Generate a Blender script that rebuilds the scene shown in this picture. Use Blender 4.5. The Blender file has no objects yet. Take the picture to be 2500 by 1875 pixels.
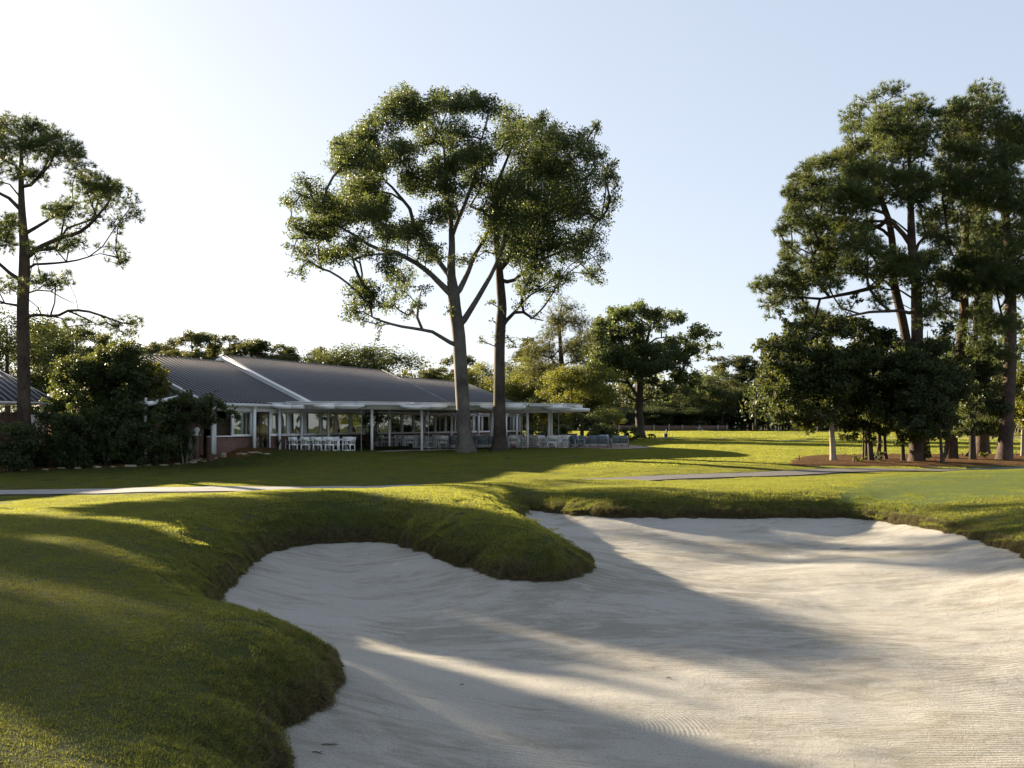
import bpy, math, random
import numpy as np
from mathutils import Vector, Matrix

# ------------------------------------------------------------------ camera, sky, sun, exposure
sc = bpy.context.scene
F = 2430.0            # focal length in photograph pixels (2500 wide)
CZ = 1.7              # eye height above the terrace
HZ = 1036.0           # horizon row
cam_d = bpy.data.cameras.new('camera')
cam = bpy.data.objects.new('camera', cam_d)
sc.collection.objects.link(cam)
sc.camera = cam
cam.location = (0, 0, CZ)
cam.rotation_euler = (math.radians(90), 0, 0)
cam_d.sensor_width = 36.0
cam_d.lens = 36.0 * F / 2500.0
cam_d.shift_y = (HZ - 937.5) / 2500.0
cam_d.clip_start = 0.1
cam_d.clip_end = 3000.0

SUN_AZ = math.radians(48.0)      # left of the view direction
SUN_EL = math.radians(14.0)
w = bpy.data.worlds.new('World')
sc.world = w
w.use_nodes = True
nt = w.node_tree
nt.nodes.clear()
sky = nt.nodes.new('ShaderNodeTexSky')
sky.sky_type = 'NISHITA'
sky.sun_disc = False
sky.sun_elevation = SUN_EL
sky.sun_rotation = -SUN_AZ
sky.altitude = 0.0
sky.air_density = 0.7
sky.dust_density = 1.2
sky.ozone_density = 3.0
bg = nt.nodes.new('ShaderNodeBackground')
bg.inputs['Strength'].default_value = 0.15
wo = nt.nodes.new('ShaderNodeOutputWorld')
gam = nt.nodes.new('ShaderNodeGamma'); gam.inputs['Gamma'].default_value = 0.36
hsv = nt.nodes.new('ShaderNodeHueSaturation'); hsv.inputs['Saturation'].default_value = 0.85; hsv.inputs['Hue'].default_value = 0.508; hsv.inputs['Value'].default_value = 0.92
nt.links.new(sky.outputs[0], gam.inputs['Color']); nt.links.new(gam.outputs[0], hsv.inputs['Color'])
nt.links.new(hsv.outputs[0], bg.inputs['Color'])
nt.links.new(bg.outputs[0], wo.inputs['Surface'])

sd = bpy.data.lights.new('sun', 'SUN')
sd.energy = 5.0
sd.angle = math.radians(0.53)
sd.color = (1.0, 0.83, 0.6)
sun = bpy.data.objects.new('sun', sd)
sc.collection.objects.link(sun)
sdir = Vector((-math.sin(SUN_AZ) * math.cos(SUN_EL), math.cos(SUN_AZ) * math.cos(SUN_EL), math.sin(SUN_EL)))
sun.rotation_euler = sdir.to_track_quat('Z', 'Y').to_euler()
sun.location = (-40, 80, 40)

sc.view_settings.view_transform = 'Standard'
sc.view_settings.look = 'None'
sc.view_settings.exposure = 2.1
sc.view_settings.gamma = 1.0
sc.view_settings.use_curve_mapping = False
sc.render.engine = 'CYCLES'
sc.cycles.max_bounces = 6
sc.cycles.diffuse_bounces = 3
sc.cycles.glossy_bounces = 2
sc.cycles.transmission_bounces = 4
sc.cycles.transparent_max_bounces = 8
sc.cycles.use_adaptive_sampling = True
sc.cycles.adaptive_threshold = 0.01
sc.cycles.use_denoising = True
sc.cycles.denoiser = 'OPENIMAGEDENOISE'
sc.cycles.sample_clamp_indirect = 4.0
sc.cycles.caustics_reflective = False
sc.cycles.caustics_refractive = False

rng = np.random.default_rng(7)
random.seed(7)
C = sc.collection

# ------------------------------------------------------------------ helpers
def P(px, v, Y):
    """a point of the photograph at depth Y, as a place in the world"""
    return np.array([(px - 1250.0) * Y / F, Y, CZ - (v - HZ) * Y / F])

def link_mesh(name, me, parent=None, mats=None):
    o = bpy.data.objects.new(name, me)
    C.objects.link(o)
    if parent is not None:
        o.parent = parent
    for m in (mats or []):
        if m.name not in me.materials:
            me.materials.append(m)
    return o

def mesh_np(name, verts, faces, mats=(), parent=None, smooth=False, midx=None, link=True, me_name=None):
    """verts (n,3); faces: (m,k) array or list of such arrays"""
    if not isinstance(faces, list):
        faces = [faces]
    faces = [np.asarray(f, dtype=np.int32) for f in faces if len(f)]
    me = bpy.data.meshes.new(me_name or name)
    verts = np.asarray(verts, dtype=np.float32)
    me.vertices.add(len(verts))
    me.vertices.foreach_set('co', verts.ravel())
    nl = sum(f.size for f in faces)
    nf = sum(len(f) for f in faces)
    me.loops.add(nl)
    me.polygons.add(nf)
    me.loops.foreach_set('vertex_index', np.concatenate([f.ravel() for f in faces]))
    tot = np.concatenate([np.full(len(f), f.shape[1], dtype=np.int32) for f in faces])
    st = np.concatenate([[0], np.cumsum(tot)[:-1]]).astype(np.int32)
    me.polygons.foreach_set('loop_start', st)
    if midx is not None:
        me.polygons.foreach_set('material_index', np.asarray(midx, dtype=np.int32))
    if smooth:
        me.polygons.foreach_set('use_smooth', np.ones(nf, dtype=bool))
    for m in mats:
        me.materials.append(m)
    me.update(calc_edges=True)
    me.validate()
    if not link:
        return me
    o = bpy.data.objects.new(name, me)
    C.objects.link(o)
    if parent is not None:
        o.parent = parent
    return o

def tag(o, label=None, cat=None, group=None, kind=None):
    if label: o['label'] = label
    if cat: o['category'] = cat
    if group: o['group'] = group
    if kind: o['kind'] = kind
    return o

def empty(name, loc, rz=0.0, label=None, cat=None, group=None):
    o = bpy.data.objects.new(name, None)
    C.objects.link(o)
    o.location = tuple(float(a) for a in loc)
    o.rotation_euler = (0, 0, rz)
    o.empty_display_size = 0.2
    return tag(o, label, cat, group)

class MB:
    """collects boxes, bars and tubes into one mesh"""
    def __init__(s):
        s.v = []; s.f3 = []; s.f4 = []; s.n = 0
    def add(s, v, f4=(), f3=()):
        v = np.asarray(v, float)
        s.v.append(v)
        if len(f4): s.f4.append(np.asarray(f4) + s.n)
        if len(f3): s.f3.append(np.asarray(f3) + s.n)
        s.n += len(v)
    def box(s, c, d, rz=0.0, rx=0.0, ry=0.0, top=None):
        """centre c, full size d; top = (sx, sy) scales the upper face"""
        x, y, z = d[0]/2, d[1]/2, d[2]/2
        tx, ty = top or (1, 1)
        v = np.array([(-x,-y,-z),(x,-y,-z),(x,y,-z),(-x,y,-z),(-x*tx,-y*ty,z),(x*tx,-y*ty,z),(x*tx,y*ty,z),(-x*tx,y*ty,z)])
        R = np.array(Matrix.Rotation(rz,3,'Z') @ Matrix.Rotation(ry,3,'Y') @ Matrix.Rotation(rx,3,'X'))
        s.add(v @ R.T + np.array(c), [(3,2,1,0),(4,5,6,7),(0,1,5,4),(1,2,6,5),(2,3,7,6),(3,0,4,7)])
        return s
    def bar(s, a, b, wd, ht=None, up=(0,0,1)):
        a = np.array(a, float); b = np.array(b, float)
        ht = wd if ht is None else ht
        t = b - a; L = np.linalg.norm(t); t /= L
        u = np.array(up, float)
        sd_ = np.cross(t, u)
        if np.linalg.norm(sd_) < 1e-4: sd_ = np.cross(t, (1,0,0))
        sd_ /= np.linalg.norm(sd_)
        u = np.cross(sd_, t)
        v = []
        for p in (a, b):
            for i, j in ((-1,-1),(1,-1),(1,1),(-1,1)):
                v.append(p + sd_*i*wd/2 + u*j*ht/2)
        s.add(v, [(3,2,1,0),(4,5,6,7),(0,1,5,4),(1,2,6,5),(2,3,7,6),(3,0,4,7)])
        return s
    def tube(s, pts, rad, n=6):
        v, f = tube_np(np.asarray(pts, float), np.asarray(rad, float)*np.ones(len(pts)), n)
        s.add(v, f)
        return s
    def quad(s, a, b, c, d):
        s.add([a, b, c, d], [(0,1,2,3)])
        return s
    def prism(s, poly, z0, z1):
        """poly: list of (x, y) counter-clockwise"""
        poly = np.asarray(poly, float); n = len(poly)
        z0 = np.ones(n)*z0; z1 = np.ones(n)*z1
        v = np.vstack([np.column_stack([poly, z0]), np.column_stack([poly, z1])])
        s.add(v, [(i, (i+1) % n, n+(i+1) % n, n+i) for i in range(n)])
        tris = tri_poly(poly)
        s.f3.append(np.array([(a+n, b+n, c+n) for a, b, c in tris]) + s.n - 2*n)
        s.f3.append(np.array([(c, b, a) for a, b, c in tris]) + s.n - 2*n)
        return s
    def build(s, name, mats, parent=None, smooth=False, link=True):
        v = np.vstack(s.v)
        fs = []
        if s.f4: fs.append(np.vstack(s.f4))
        if s.f3: fs.append(np.vstack(s.f3))
        if not isinstance(mats, (list, tuple)): mats = [mats]
        return mesh_np(name, v, fs, mats, parent, smooth, link=link)

def tri_poly(poly):
    from mathutils.geometry import tessellate_polygon
    return tessellate_polygon([[Vector((p[0], p[1], 0)) for p in poly]])

def tube_np(pts, rad, n=6, cap=True):
    m = len(pts)
    t = np.gradient(pts, axis=0)
    t /= np.linalg.norm(t, axis=1)[:, None] + 1e-9
    ref = np.array([0.0, 0, 1]) if abs(t[0][2]) < 0.9 else np.array([1.0, 0, 0])
    u = np.cross(t, ref); u /= np.linalg.norm(u, axis=1)[:, None] + 1e-9
    for i in range(1, m):
        w_ = u[i-1] - t[i]*np.dot(u[i-1], t[i])
        nw = np.linalg.norm(w_)
        if nw > 1e-6: u[i] = w_/nw
    b = np.cross(t, u)
    a = np.arange(n)*2*np.pi/n
    v = pts[:, None, :] + rad[:, None, None]*(np.cos(a)[None, :, None]*u[:, None, :] + np.sin(a)[None, :, None]*b[:, None, :])
    v = v.reshape(-1, 3)
    i = np.arange(m-1)[:, None]*n
    j = np.arange(n)[None, :]
    k = (j+1) % n
    f = np.stack([i+j, i+k, i+n+k, i+n+j], axis=-1).reshape(-1, 4)
    return v, f

def link_copy(o, parent):
    c = o.copy(); C.objects.link(c); c.parent = parent
    return c

def copy_tree(root, loc, rz, label=None, group=None):
    r = root.copy(); C.objects.link(r); r.location = loc; r.rotation_euler = (0, 0, rz)
    if label: r['label'] = label
    if group: r['group'] = group
    for ch in list(root.children):
        c = ch.copy(); C.objects.link(c); c.parent = r
        for g in list(ch.children):
            d = g.copy(); C.objects.link(d); d.parent = c
    return r

# ------------------------------------------------------------------ materials
def new_mat(name):
    m = bpy.data.materials.new(name)
    m.use_nodes = True
    n = m.node_tree
    b = n.nodes['Principled BSDF']
    return m, n, b

def N(n, typ, **kw):
    x = n.nodes.new(typ)
    for k, v in kw.items():
        setattr(x, k, v)
    return x

def ramp(n, fac, stops):
    r = N(n, 'ShaderNodeValToRGB')
    r.color_ramp.elements[0].position = stops[0][0]; r.color_ramp.elements[0].color = (*stops[0][1], 1)
    r.color_ramp.elements[1].position = stops[-1][0]; r.color_ramp.elements[1].color = (*stops[-1][1], 1)
    for p, c in stops[1:-1]:
        e = r.color_ramp.elements.new(p); e.color = (*c, 1)
    n.links.new(fac, r.inputs[0])
    return r

def noise(n, scale, detail=4, rough=0.6, vec=None, dist=0.0):
    x = N(n, 'ShaderNodeTexNoise')
    x.inputs['Scale'].default_value = scale
    x.inputs['Detail'].default_value = detail
    x.inputs['Roughness'].default_value = rough
    x.inputs['Distortion'].default_value = dist
    if vec is not None: n.links.new(vec, x.inputs['Vector'])
    return x

def objcoord(n, scale=None, rot=None, world=True):
    g = N(n, 'ShaderNodeNewGeometry') if world else N(n, 'ShaderNodeTexCoord')
    out = g.outputs['Position'] if world else g.outputs['Object']
    if scale is None and rot is None: return out
    mp = N(n, 'ShaderNodeMapping')
    if scale is not None: mp.inputs['Scale'].default_value = scale
    if rot is not None: mp.inputs['Rotation'].default_value = rot
    n.links.new(out, mp.inputs['Vector'])
    return mp.outputs[0]

def simple(name, col, rough=0.6, metal=0.0, var=0.12, scale=3.0, bump=0.0, bscale=30, spec=0.5):
    m, n, b = new_mat(name)
    v = objcoord(n, world=False)
    t = noise(n, scale, 5, 0.65, v)
    lo = tuple(max(0, c*(1-var)) for c in col); hi = tuple(min(1, c*(1+var)) for c in col)
    r = ramp(n, t.outputs[0], [(0.3, lo), (0.7, hi)])
    n.links.new(r.outputs[0], b.inputs['Base Color'])
    b.inputs['Roughness'].default_value = rough
    b.inputs['Metallic'].default_value = metal
    b.inputs['Specular IOR Level'].default_value = spec
    if bump:
        t2 = noise(n, bscale, 4, 0.6, v)
        bp = N(n, 'ShaderNodeBump'); bp.inputs['Strength'].default_value = bump; bp.inputs['Distance'].default_value = 0.02
        n.links.new(t2.outputs[0], bp.inputs['Height']); n.links.new(bp.outputs[0], b.inputs['Normal'])
    return m

def leaf_mat(name, c1, c2, trans, tw=0.45, rough=0.5, scale=1.2, spec=0.4):
    """diffuse leaf with light coming through"""
    m, n, b = new_mat(name)
    v = objcoord(n)
    t = noise(n, scale, 3, 0.6, v)
    t2 = noise(n, 14.0, 1, 0.5, v)
    ad = N(n, 'ShaderNodeMath', operation='ADD'); n.links.new(t.outputs[0], ad.inputs[0]); n.links.new(t2.outputs[0], ad.inputs[1])
    ml = N(n, 'ShaderNodeMath', operation='MULTIPLY'); n.links.new(ad.outputs[0], ml.inputs[0]); ml.inputs[1].default_value = 0.5
    r = ramp(n, ml.outputs[0], [(0.36, c1), (0.64, c2)])
    n.links.new(r.outputs[0], b.inputs['Base Color'])
    b.inputs['Roughness'].default_value = rough
    b.inputs['Specular IOR Level'].default_value = spec
    tr = N(n, 'ShaderNodeBsdfTranslucent')
    r2 = ramp(n, ml.outputs[0], [(0.36, tuple(a*0.8 for a in trans)), (0.64, trans)])
    n.links.new(r2.outputs[0], tr.inputs['Color'])
    mx = N(n, 'ShaderNodeMixShader'); mx.inputs[0].default_value = tw
    n.links.new(b.outputs[0], mx.inputs[1]); n.links.new(tr.outputs[0], mx.inputs[2])
    out = n.nodes['Material Output']
    n.links.new(mx.outputs[0], out.inputs['Surface'])
    return m

def bark_mat(name, c1, c2, vs=3.0, hs=22.0, bump=0.8):
    m, n, b = new_mat(name)
    v = objcoord(n, (hs, hs, vs))
    t = noise(n, 1.0, 6, 0.7, v, 0.4)
    v2 = objcoord(n)
    t2 = noise(n, 0.8, 3, 0.6, v2)
    mixf = N(n, 'ShaderNodeMath', operation='ADD'); n.links.new(t.outputs[0], mixf.inputs[0]); n.links.new(t2.outputs[0], mixf.inputs[1])
    hf = N(n, 'ShaderNodeMath', operation='MULTIPLY'); hf.inputs[1].default_value = 0.5; n.links.new(mixf.outputs[0], hf.inputs[0])
    r = ramp(n, hf.outputs[0], [(0.38, c1), (0.62, c2)])
    n.links.new(r.outputs[0], b.inputs['Base Color'])
    b.inputs['Roughness'].default_value = 0.9
    b.inputs['Specular IOR Level'].default_value = 0.2
    bp = N(n, 'ShaderNodeBump'); bp.inputs['Strength'].default_value = bump; bp.inputs['Distance'].default_value = 0.03
    n.links.new(t.outputs[0], bp.inputs['Height']); n.links.new(bp.outputs[0], b.inputs['Normal'])
    return m

M = {}
M['white'] = simple('white_paint', (0.93, 0.93, 0.93), 0.45, var=0.02)
M['white_wood'] = simple('white_painted_wood', (0.92, 0.92, 0.9), 0.5, var=0.03, scale=6)
M['soffit'] = simple('white_soffit', (0.8, 0.8, 0.78), 0.6, var=0.03)
M['metal_roof'] = simple('charcoal_metal_roof', (0.032, 0.032, 0.04), 0.5, metal=0.25, var=0.12, scale=0.6)
M['seam'] = simple('highlit_seam_metal', (0.2, 0.2, 0.215), 0.38, metal=0.3, var=0.08)  # seam highlights put into a lighter colour than the roof sheets
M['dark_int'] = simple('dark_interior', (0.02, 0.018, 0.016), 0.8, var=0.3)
M['brown_siding'] = simple('brown_siding', (0.2, 0.14, 0.1), 0.75, var=0.15, scale=2)
M['door'] = simple('brown_stained_wood', (0.1, 0.055, 0.035), 0.5, var=0.2)
M['grey_frame'] = simple('taupe_painted_frame', (0.3, 0.29, 0.27), 0.5, var=0.06)
M['cushion'] = simple('slate_blue_cushion', (0.13, 0.165, 0.18), 0.9, var=0.1, scale=8)
M['pillow'] = simple('pale_blue_pillow', (0.3, 0.36, 0.42), 0.9, var=0.08, scale=8)
M['brass'] = simple('door_brass', (0.5, 0.36, 0.14), 0.35, metal=0.9)
M['stone'] = simple('field_stone', (0.3, 0.25, 0.18), 0.85, var=0.3, scale=3, bump=0.5, bscale=12)
M['concrete'] = simple('pale_concrete', (0.42, 0.4, 0.37), 0.85, var=0.12, scale=2, bump=0.3)
M['wood_fence'] = simple('weathered_fence_wood', (0.14, 0.09, 0.065), 0.85, var=0.25, scale=5)
M['black'] = simple('black_plastic', (0.02, 0.02, 0.02), 0.6)
M['red'] = simple('red_marker_paint', (0.6, 0.04, 0.03), 0.5)
M['chain'] = simple('rain_chain_metal', (0.45, 0.45, 0.43), 0.5, metal=0.3)
M['twig'] = simple('dry_twig', (0.09, 0.06, 0.04), 0.9, var=0.3, scale=10)
M['dead_leaf'] = simple('fallen_leaf', (0.12, 0.07, 0.035), 0.8, var=0.5, scale=1.5)

def brick_mat(name, c1, c2, mortar, bw=0.22, bh=0.075, plane='wall'):
    m, n, b = new_mat(name)
    g = N(n, 'ShaderNodeTexCoord')
    sep = N(n, 'ShaderNodeSeparateXYZ'); n.links.new(g.outputs['Object'], sep.inputs[0])
    cmb = N(n, 'ShaderNodeCombineXYZ')
    ad = N(n, 'ShaderNodeMath', operation='ADD')
    n.links.new(sep.outputs[0], ad.inputs[0]); n.links.new(sep.outputs[1], ad.inputs[1])
    n.links.new(ad.outputs[0], cmb.inputs[0])
    n.links.new(sep.outputs[2] if plane == 'wall' else sep.outputs[1], cmb.inputs[1])
    if plane != 'wall':
        n.links.new(sep.outputs[0], cmb.inputs[0])
    br = N(n, 'ShaderNodeTexBrick')
    br.inputs['Scale'].default_value = 1.0
    br.inputs['Brick Width'].default_value = bw
    br.inputs['Row Height'].default_value = bh
    br.inputs['Mortar Size'].default_value = 0.008
    br.inputs['Color1'].default_value = (*c1, 1); br.inputs['Color2'].default_value = (*c2, 1); br.inputs['Mortar'].default_value = (*mortar, 1)
    n.links.new(cmb.outputs[0], br.inputs['Vector'])
    t = noise(n, 7.0, 4, 0.6, g.outputs['Object'])
    mx = N(n, 'ShaderNodeMixRGB', blend_type='MULTIPLY'); mx.inputs[0].default_value = 0.6
    r = ramp(n, t.outputs[0], [(0.3, (0.6,0.6,0.6)), (0.7, (1.2,1.15,1.1))])
    n.links.new(br.outputs['Color'], mx.inputs[1]); n.links.new(r.outputs[0], mx.inputs[2])
    n.links.new(mx.outputs[0], b.inputs['Base Color'])
    b.inputs['Roughness'].default_value = 0.85
    bp = N(n, 'ShaderNodeBump'); bp.inputs['Strength'].default_value = 0.6; bp.inputs['Distance'].default_value = 0.01; bp.invert = True
    n.links.new(br.outputs['Fac'], bp.inputs['Height']); n.links.new(bp.outputs[0], b.inputs['Normal'])
    return m
M['brick'] = brick_mat('clubhouse_brick', (0.2, 0.095, 0.065), (0.13, 0.06, 0.045), (0.22, 0.19, 0.16))
M['tan_brick'] = brick_mat('tan_brick', (0.34, 0.26, 0.2), (0.26, 0.2, 0.15), (0.3, 0.27, 0.24))
M['patio'] = brick_mat('patio_brick_paving', (0.34, 0.2, 0.16), (0.26, 0.15, 0.12), (0.2, 0.16, 0.14), 0.2, 0.1, 'floor')

def glass_mat():
    m, n, b = new_mat('reflective_window_glass')
    g = N(n, 'ShaderNodeTexCoord')
    t = noise(n, 0.8, 1, 0.4, g.outputs['Object'])
    bp = N(n, 'ShaderNodeBump'); bp.inputs['Strength'].default_value = 0.5; bp.inputs['Distance'].default_value = 0.012
    n.links.new(t.outputs[0], bp.inputs['Height'])
    gl = N(n, 'ShaderNodeBsdfGlossy'); gl.inputs['Roughness'].default_value = 0.01; gl.inputs['Color'].default_value = (0.8, 0.82, 0.75, 1)
    n.links.new(bp.outputs[0], gl.inputs['Normal'])
    tr = N(n, 'ShaderNodeBsdfTransparent'); tr.inputs['Color'].default_value = (0.55, 0.55, 0.52, 1)
    mx = N(n, 'ShaderNodeMixShader'); mx.inputs[0].default_value = 0.42
    n.links.new(tr.outputs[0], mx.inputs[1]); n.links.new(gl.outputs[0], mx.inputs[2])
    n.links.new(mx.outputs[0], n.nodes['Material Output'].inputs['Surface'])
    return m
M['glass'] = glass_mat()

def turf_mat():
    m, n, b = new_mat('turf_ground')
    v = objcoord(n)
    vs = objcoord(n, (1.0, 0.25, 1.0))
    t1 = noise(n, 0.35, 5, 0.6, v)
    t2 = noise(n, 9.0, 5, 0.7, v)
    t3 = noise(n, 60.0, 3, 0.7, v)
    r1 = ramp(n, t1.outputs[0], [(0.3, (0.028, 0.042, 0.009)), (0.5, (0.04, 0.052, 0.011)), (0.72, (0.065, 0.062, 0.02))])
    r2 = ramp(n, t2.outputs[0], [(0.25, (0.55, 0.6, 0.5)), (0.75, (1.35, 1.3, 1.2))])
    mx = N(n, 'ShaderNodeMixRGB', blend_type='MULTIPLY'); mx.inputs[0].default_value = 0.9
    n.links.new(r1.outputs[0], mx.inputs[1]); n.links.new(r2.outputs[0], mx.inputs[2])
    # bare earth near the drop into the sand, by slope
    at = N(n, 'ShaderNodeAttribute'); at.attribute_name = 'soil'
    mx2 = N(n, 'ShaderNodeMixRGB'); mx2.inputs[2].default_value = (0.05, 0.035, 0.022, 1)
    n.links.new(at.outputs['Fac'], mx2.inputs[0]); n.links.new(mx.outputs[0], mx2.inputs[1])
    # close-cut green
    ag = N(n, 'ShaderNodeAttribute'); ag.attribute_name = 'green'
    mx3 = N(n, 'ShaderNodeMixRGB'); mx3.inputs[2].default_value = (0.085, 0.11, 0.022, 1)
    n.links.new(ag.outputs['Fac'], mx3.inputs[0]); n.links.new(mx2.outputs[0], mx3.inputs[1])
    n.links.new(mx3.outputs[0], b.inputs['Base Color'])
    b.inputs['Roughness'].default_value = 0.9
    b.inputs['Specular IOR Level'].default_value = 0.15
    bp = N(n, 'ShaderNodeBump'); bp.inputs['Strength'].default_value = 0.7; bp.inputs['Distance'].default_value = 0.03
    n.links.new(t3.outputs[0], bp.inputs['Height']); n.links.new(bp.outputs[0], b.inputs['Normal'])
    return m
M['turf'] = turf_mat()

def sand_mat():
    m, n, b = new_mat('bunker_sand')
    v = objcoord(n)
    # direction of raking bends slowly over the bunker
    big = noise(n, 0.16, 2, 0.5, v)
    mp = N(n, 'ShaderNodeMapping'); mp.inputs['Scale'].default_value = (0.25, 1.0, 1.0); mp.inputs['Rotation'].default_value = (0, 0, math.radians(-12))
    n.links.new(v, mp.inputs['Vector'])
    sub = N(n, 'ShaderNodeVectorMath', operation='ADD')
    sc3 = N(n, 'ShaderNodeVectorMath', operation='SCALE'); sc3.inputs['Scale'].default_value = 2.6
    n.links.new(big.outputs['Color'], sc3.inputs[0])
    n.links.new(mp.outputs[0], sub.inputs[0]); n.links.new(sc3.outputs[0], sub.inputs[1])
    wv = N(n, 'ShaderNodeTexWave', wave_type='BANDS', bands_direction='Y')
    wv.inputs['Scale'].default_value = 4.6
    wv.inputs['Distortion'].default_value = 1.2
    wv.inputs['Detail'].default_value = 2.0
    wv.inputs['Detail Scale'].default_value = 1.2
    n.links.new(sub.outputs[0], wv.inputs['Vector'])
    patch = noise(n, 0.45, 3, 0.6, v)
    pr = ramp(n, patch.outputs[0], [(0.42, (0.04,)*3), (0.58, (1.0,)*3)])
    fine = noise(n, 55.0, 4, 0.75, v)
    vst = objcoord(n, (1.1, 3.4, 1.0), (0, 0, math.radians(14)))
    streak = noise(n, 1.3, 7, 0.72, vst, 0.8)
    stn = noise(n, 0.5, 4, 0.6, objcoord(n, (0.6, 1.0, 1.0)), 0.5)
    # a few places where the rake turned: concentric tine marks
    rk = None
    for (cx, cy, rx_, ry_, rad) in ((0.55, 9.1, 1.35, 9.35, .62), (-2.6, 15.2, -1.6, 16.0, 1.3), (5.2, 21.0, 4.2, 20.0, 1.6)):
        off = N(n, 'ShaderNodeVectorMath', operation='SUBTRACT'); off.inputs[1].default_value = (cx, cy, 0); n.links.new(v, off.inputs[0])
        fl = N(n, 'ShaderNodeVectorMath', operation='MULTIPLY'); fl.inputs[1].default_value = (1, 1, 0); n.links.new(off.outputs[0], fl.inputs[0])
        rg = N(n, 'ShaderNodeTexWave', wave_type='RINGS', rings_direction='SPHERICAL'); rg.inputs['Scale'].default_value = 7.0; rg.inputs['Distortion'].default_value = 1.0; rg.inputs['Detail'].default_value = 2; rg.inputs['Detail Scale'].default_value = .6
        n.links.new(fl.outputs[0], rg.inputs['Vector'])
        o2 = N(n, 'ShaderNodeVectorMath', operation='SUBTRACT'); o2.inputs[1].default_value = (rx_, ry_, 0); n.links.new(v, o2.inputs[0])
        f2 = N(n, 'ShaderNodeVectorMath', operation='MULTIPLY'); f2.inputs[1].default_value = (1, 1, 0); n.links.new(o2.outputs[0], f2.inputs[0])
        ln = N(n, 'ShaderNodeVectorMath', operation='LENGTH'); n.links.new(f2.outputs[0], ln.inputs[0])
        mk = N(n, 'ShaderNodeMapRange'); mk.inputs['From Min'].default_value = rad; mk.inputs['From Max'].default_value = rad*.6; n.links.new(ln.outputs['Value'], mk.inputs['Value'])
        mu = N(n, 'ShaderNodeMath', operation='MULTIPLY'); n.links.new(rg.outputs['Fac'], mu.inputs[0]); n.links.new(mk.outputs[0], mu.inputs[1])
        if rk is None: rk = mu
        else:
            sm_ = N(n, 'ShaderNodeMath', operation='ADD'); n.links.new(rk.outputs[0], sm_.inputs[0]); n.links.new(mu.outputs[0], sm_.inputs[1]); rk = sm_
    # height for bump
    h1 = N(n, 'ShaderNodeMath', operation='MULTIPLY'); n.links.new(wv.outputs['Fac'], h1.inputs[0]); n.links.new(pr.outputs[0], h1.inputs[1])
    h1b = N(n, 'ShaderNodeMath', operation='MULTIPLY'); n.links.new(h1.outputs[0], h1b.inputs[0]); h1b.inputs[1].default_value = 0.5
    h1c = N(n, 'ShaderNodeMath', operation='MULTIPLY_ADD'); n.links.new(rk.outputs[0], h1c.inputs[0]); h1c.inputs[1].default_value = 0.4; n.links.new(h1b.outputs[0], h1c.inputs[2])
    h2 = N(n, 'ShaderNodeMath', operation='MULTIPLY_ADD'); n.links.new(fine.outputs[0], h2.inputs[0]); h2.inputs[1].default_value = 0.9
    lump = noise(n, 11.0, 7, 0.72, v); lpm = noise(n, 0.7, 3, 0.6, v); lpr = ramp(n, lpm.outputs[0], [(0.4, (0.35,)*3), (0.62, (1.8,)*3)])
    lm = N(n, 'ShaderNodeMath', operation='MULTIPLY'); n.links.new(lump.outputs[0], lm.inputs[0]); n.links.new(lpr.outputs[0], lm.inputs[1])
    h1d = N(n, 'ShaderNodeMath', operation='ADD'); n.links.new(h1c.outputs[0], h1d.inputs[0]); n.links.new(lm.outputs[0], h1d.inputs[1])
    n.links.new(h1d.outputs[0], h2.inputs[2])
    h3 = N(n, 'ShaderNodeMath', operation='MULTIPLY_ADD'); n.links.new(streak.outputs[0], h3.inputs[0]); h3.inputs[1].default_value = 1.3; n.links.new(h2.outputs[0], h3.inputs[2])
    bp = N(n, 'ShaderNodeBump'); bp.inputs['Strength'].default_value = 1.0; bp.inputs['Distance'].default_value = 0.03
    n.links.new(h3.outputs[0], bp.inputs['Height']); n.links.new(bp.outputs[0], b.inputs['Normal'])
    # colour: pale quartz sand, greenish brown silt stains, dark grit
    base = ramp(n, fine.outputs[0], [(0.3, (0.325, 0.31, 0.275)), (0.6, (0.50, 0.48, 0.43))])
    s1 = N(n, 'ShaderNodeMath', operation='MULTIPLY'); n.links.new(stn.outputs[0], s1.inputs[0]); n.links.new(streak.outputs[0], s1.inputs[1])
    sr = ramp(n, s1.outputs[0], [(0.22, (0,)*3), (0.33, (1,)*3)])
    sm = N(n, 'ShaderNodeMath', operation='MULTIPLY'); n.links.new(sr.outputs[0], sm.inputs[0]); sm.inputs[1].default_value = 0.5
    mx = N(n, 'ShaderNodeMixRGB'); mx.inputs[2].default_value = (0.2, 0.175, 0.125, 1)
    n.links.new(sm.outputs[0], mx.inputs[0]); n.links.new(base.outputs[0], mx.inputs[1])
    vo = N(n, 'ShaderNodeTexVoronoi'); vo.inputs['Scale'].default_value = 16.0; n.links.new(v, vo.inputs['Vector'])
    gr = ramp(n, vo.outputs['Distance'], [(0.0, (1,)*3), (0.16, (0,)*3)])
    mx2 = N(n, 'ShaderNodeMixRGB'); mx2.inputs[2].default_value = (0.1, 0.085, 0.06, 1)
    gm = N(n, 'ShaderNodeMath', operation='MULTIPLY'); n.links.new(gr.outputs[0], gm.inputs[0]); n.links.new(streak.outputs[0], gm.inputs[1])
    n.links.new(gm.outputs[0], mx2.inputs[0]); n.links.new(mx.outputs[0], mx2.inputs[1])
    n.links.new(mx2.outputs[0], b.inputs['Base Color'])
    b.inputs['Roughness'].default_value = 0.95
    b.inputs['Specular IOR Level'].default_value = 0.1
    return m
M['sand'] = sand_mat()

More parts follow.
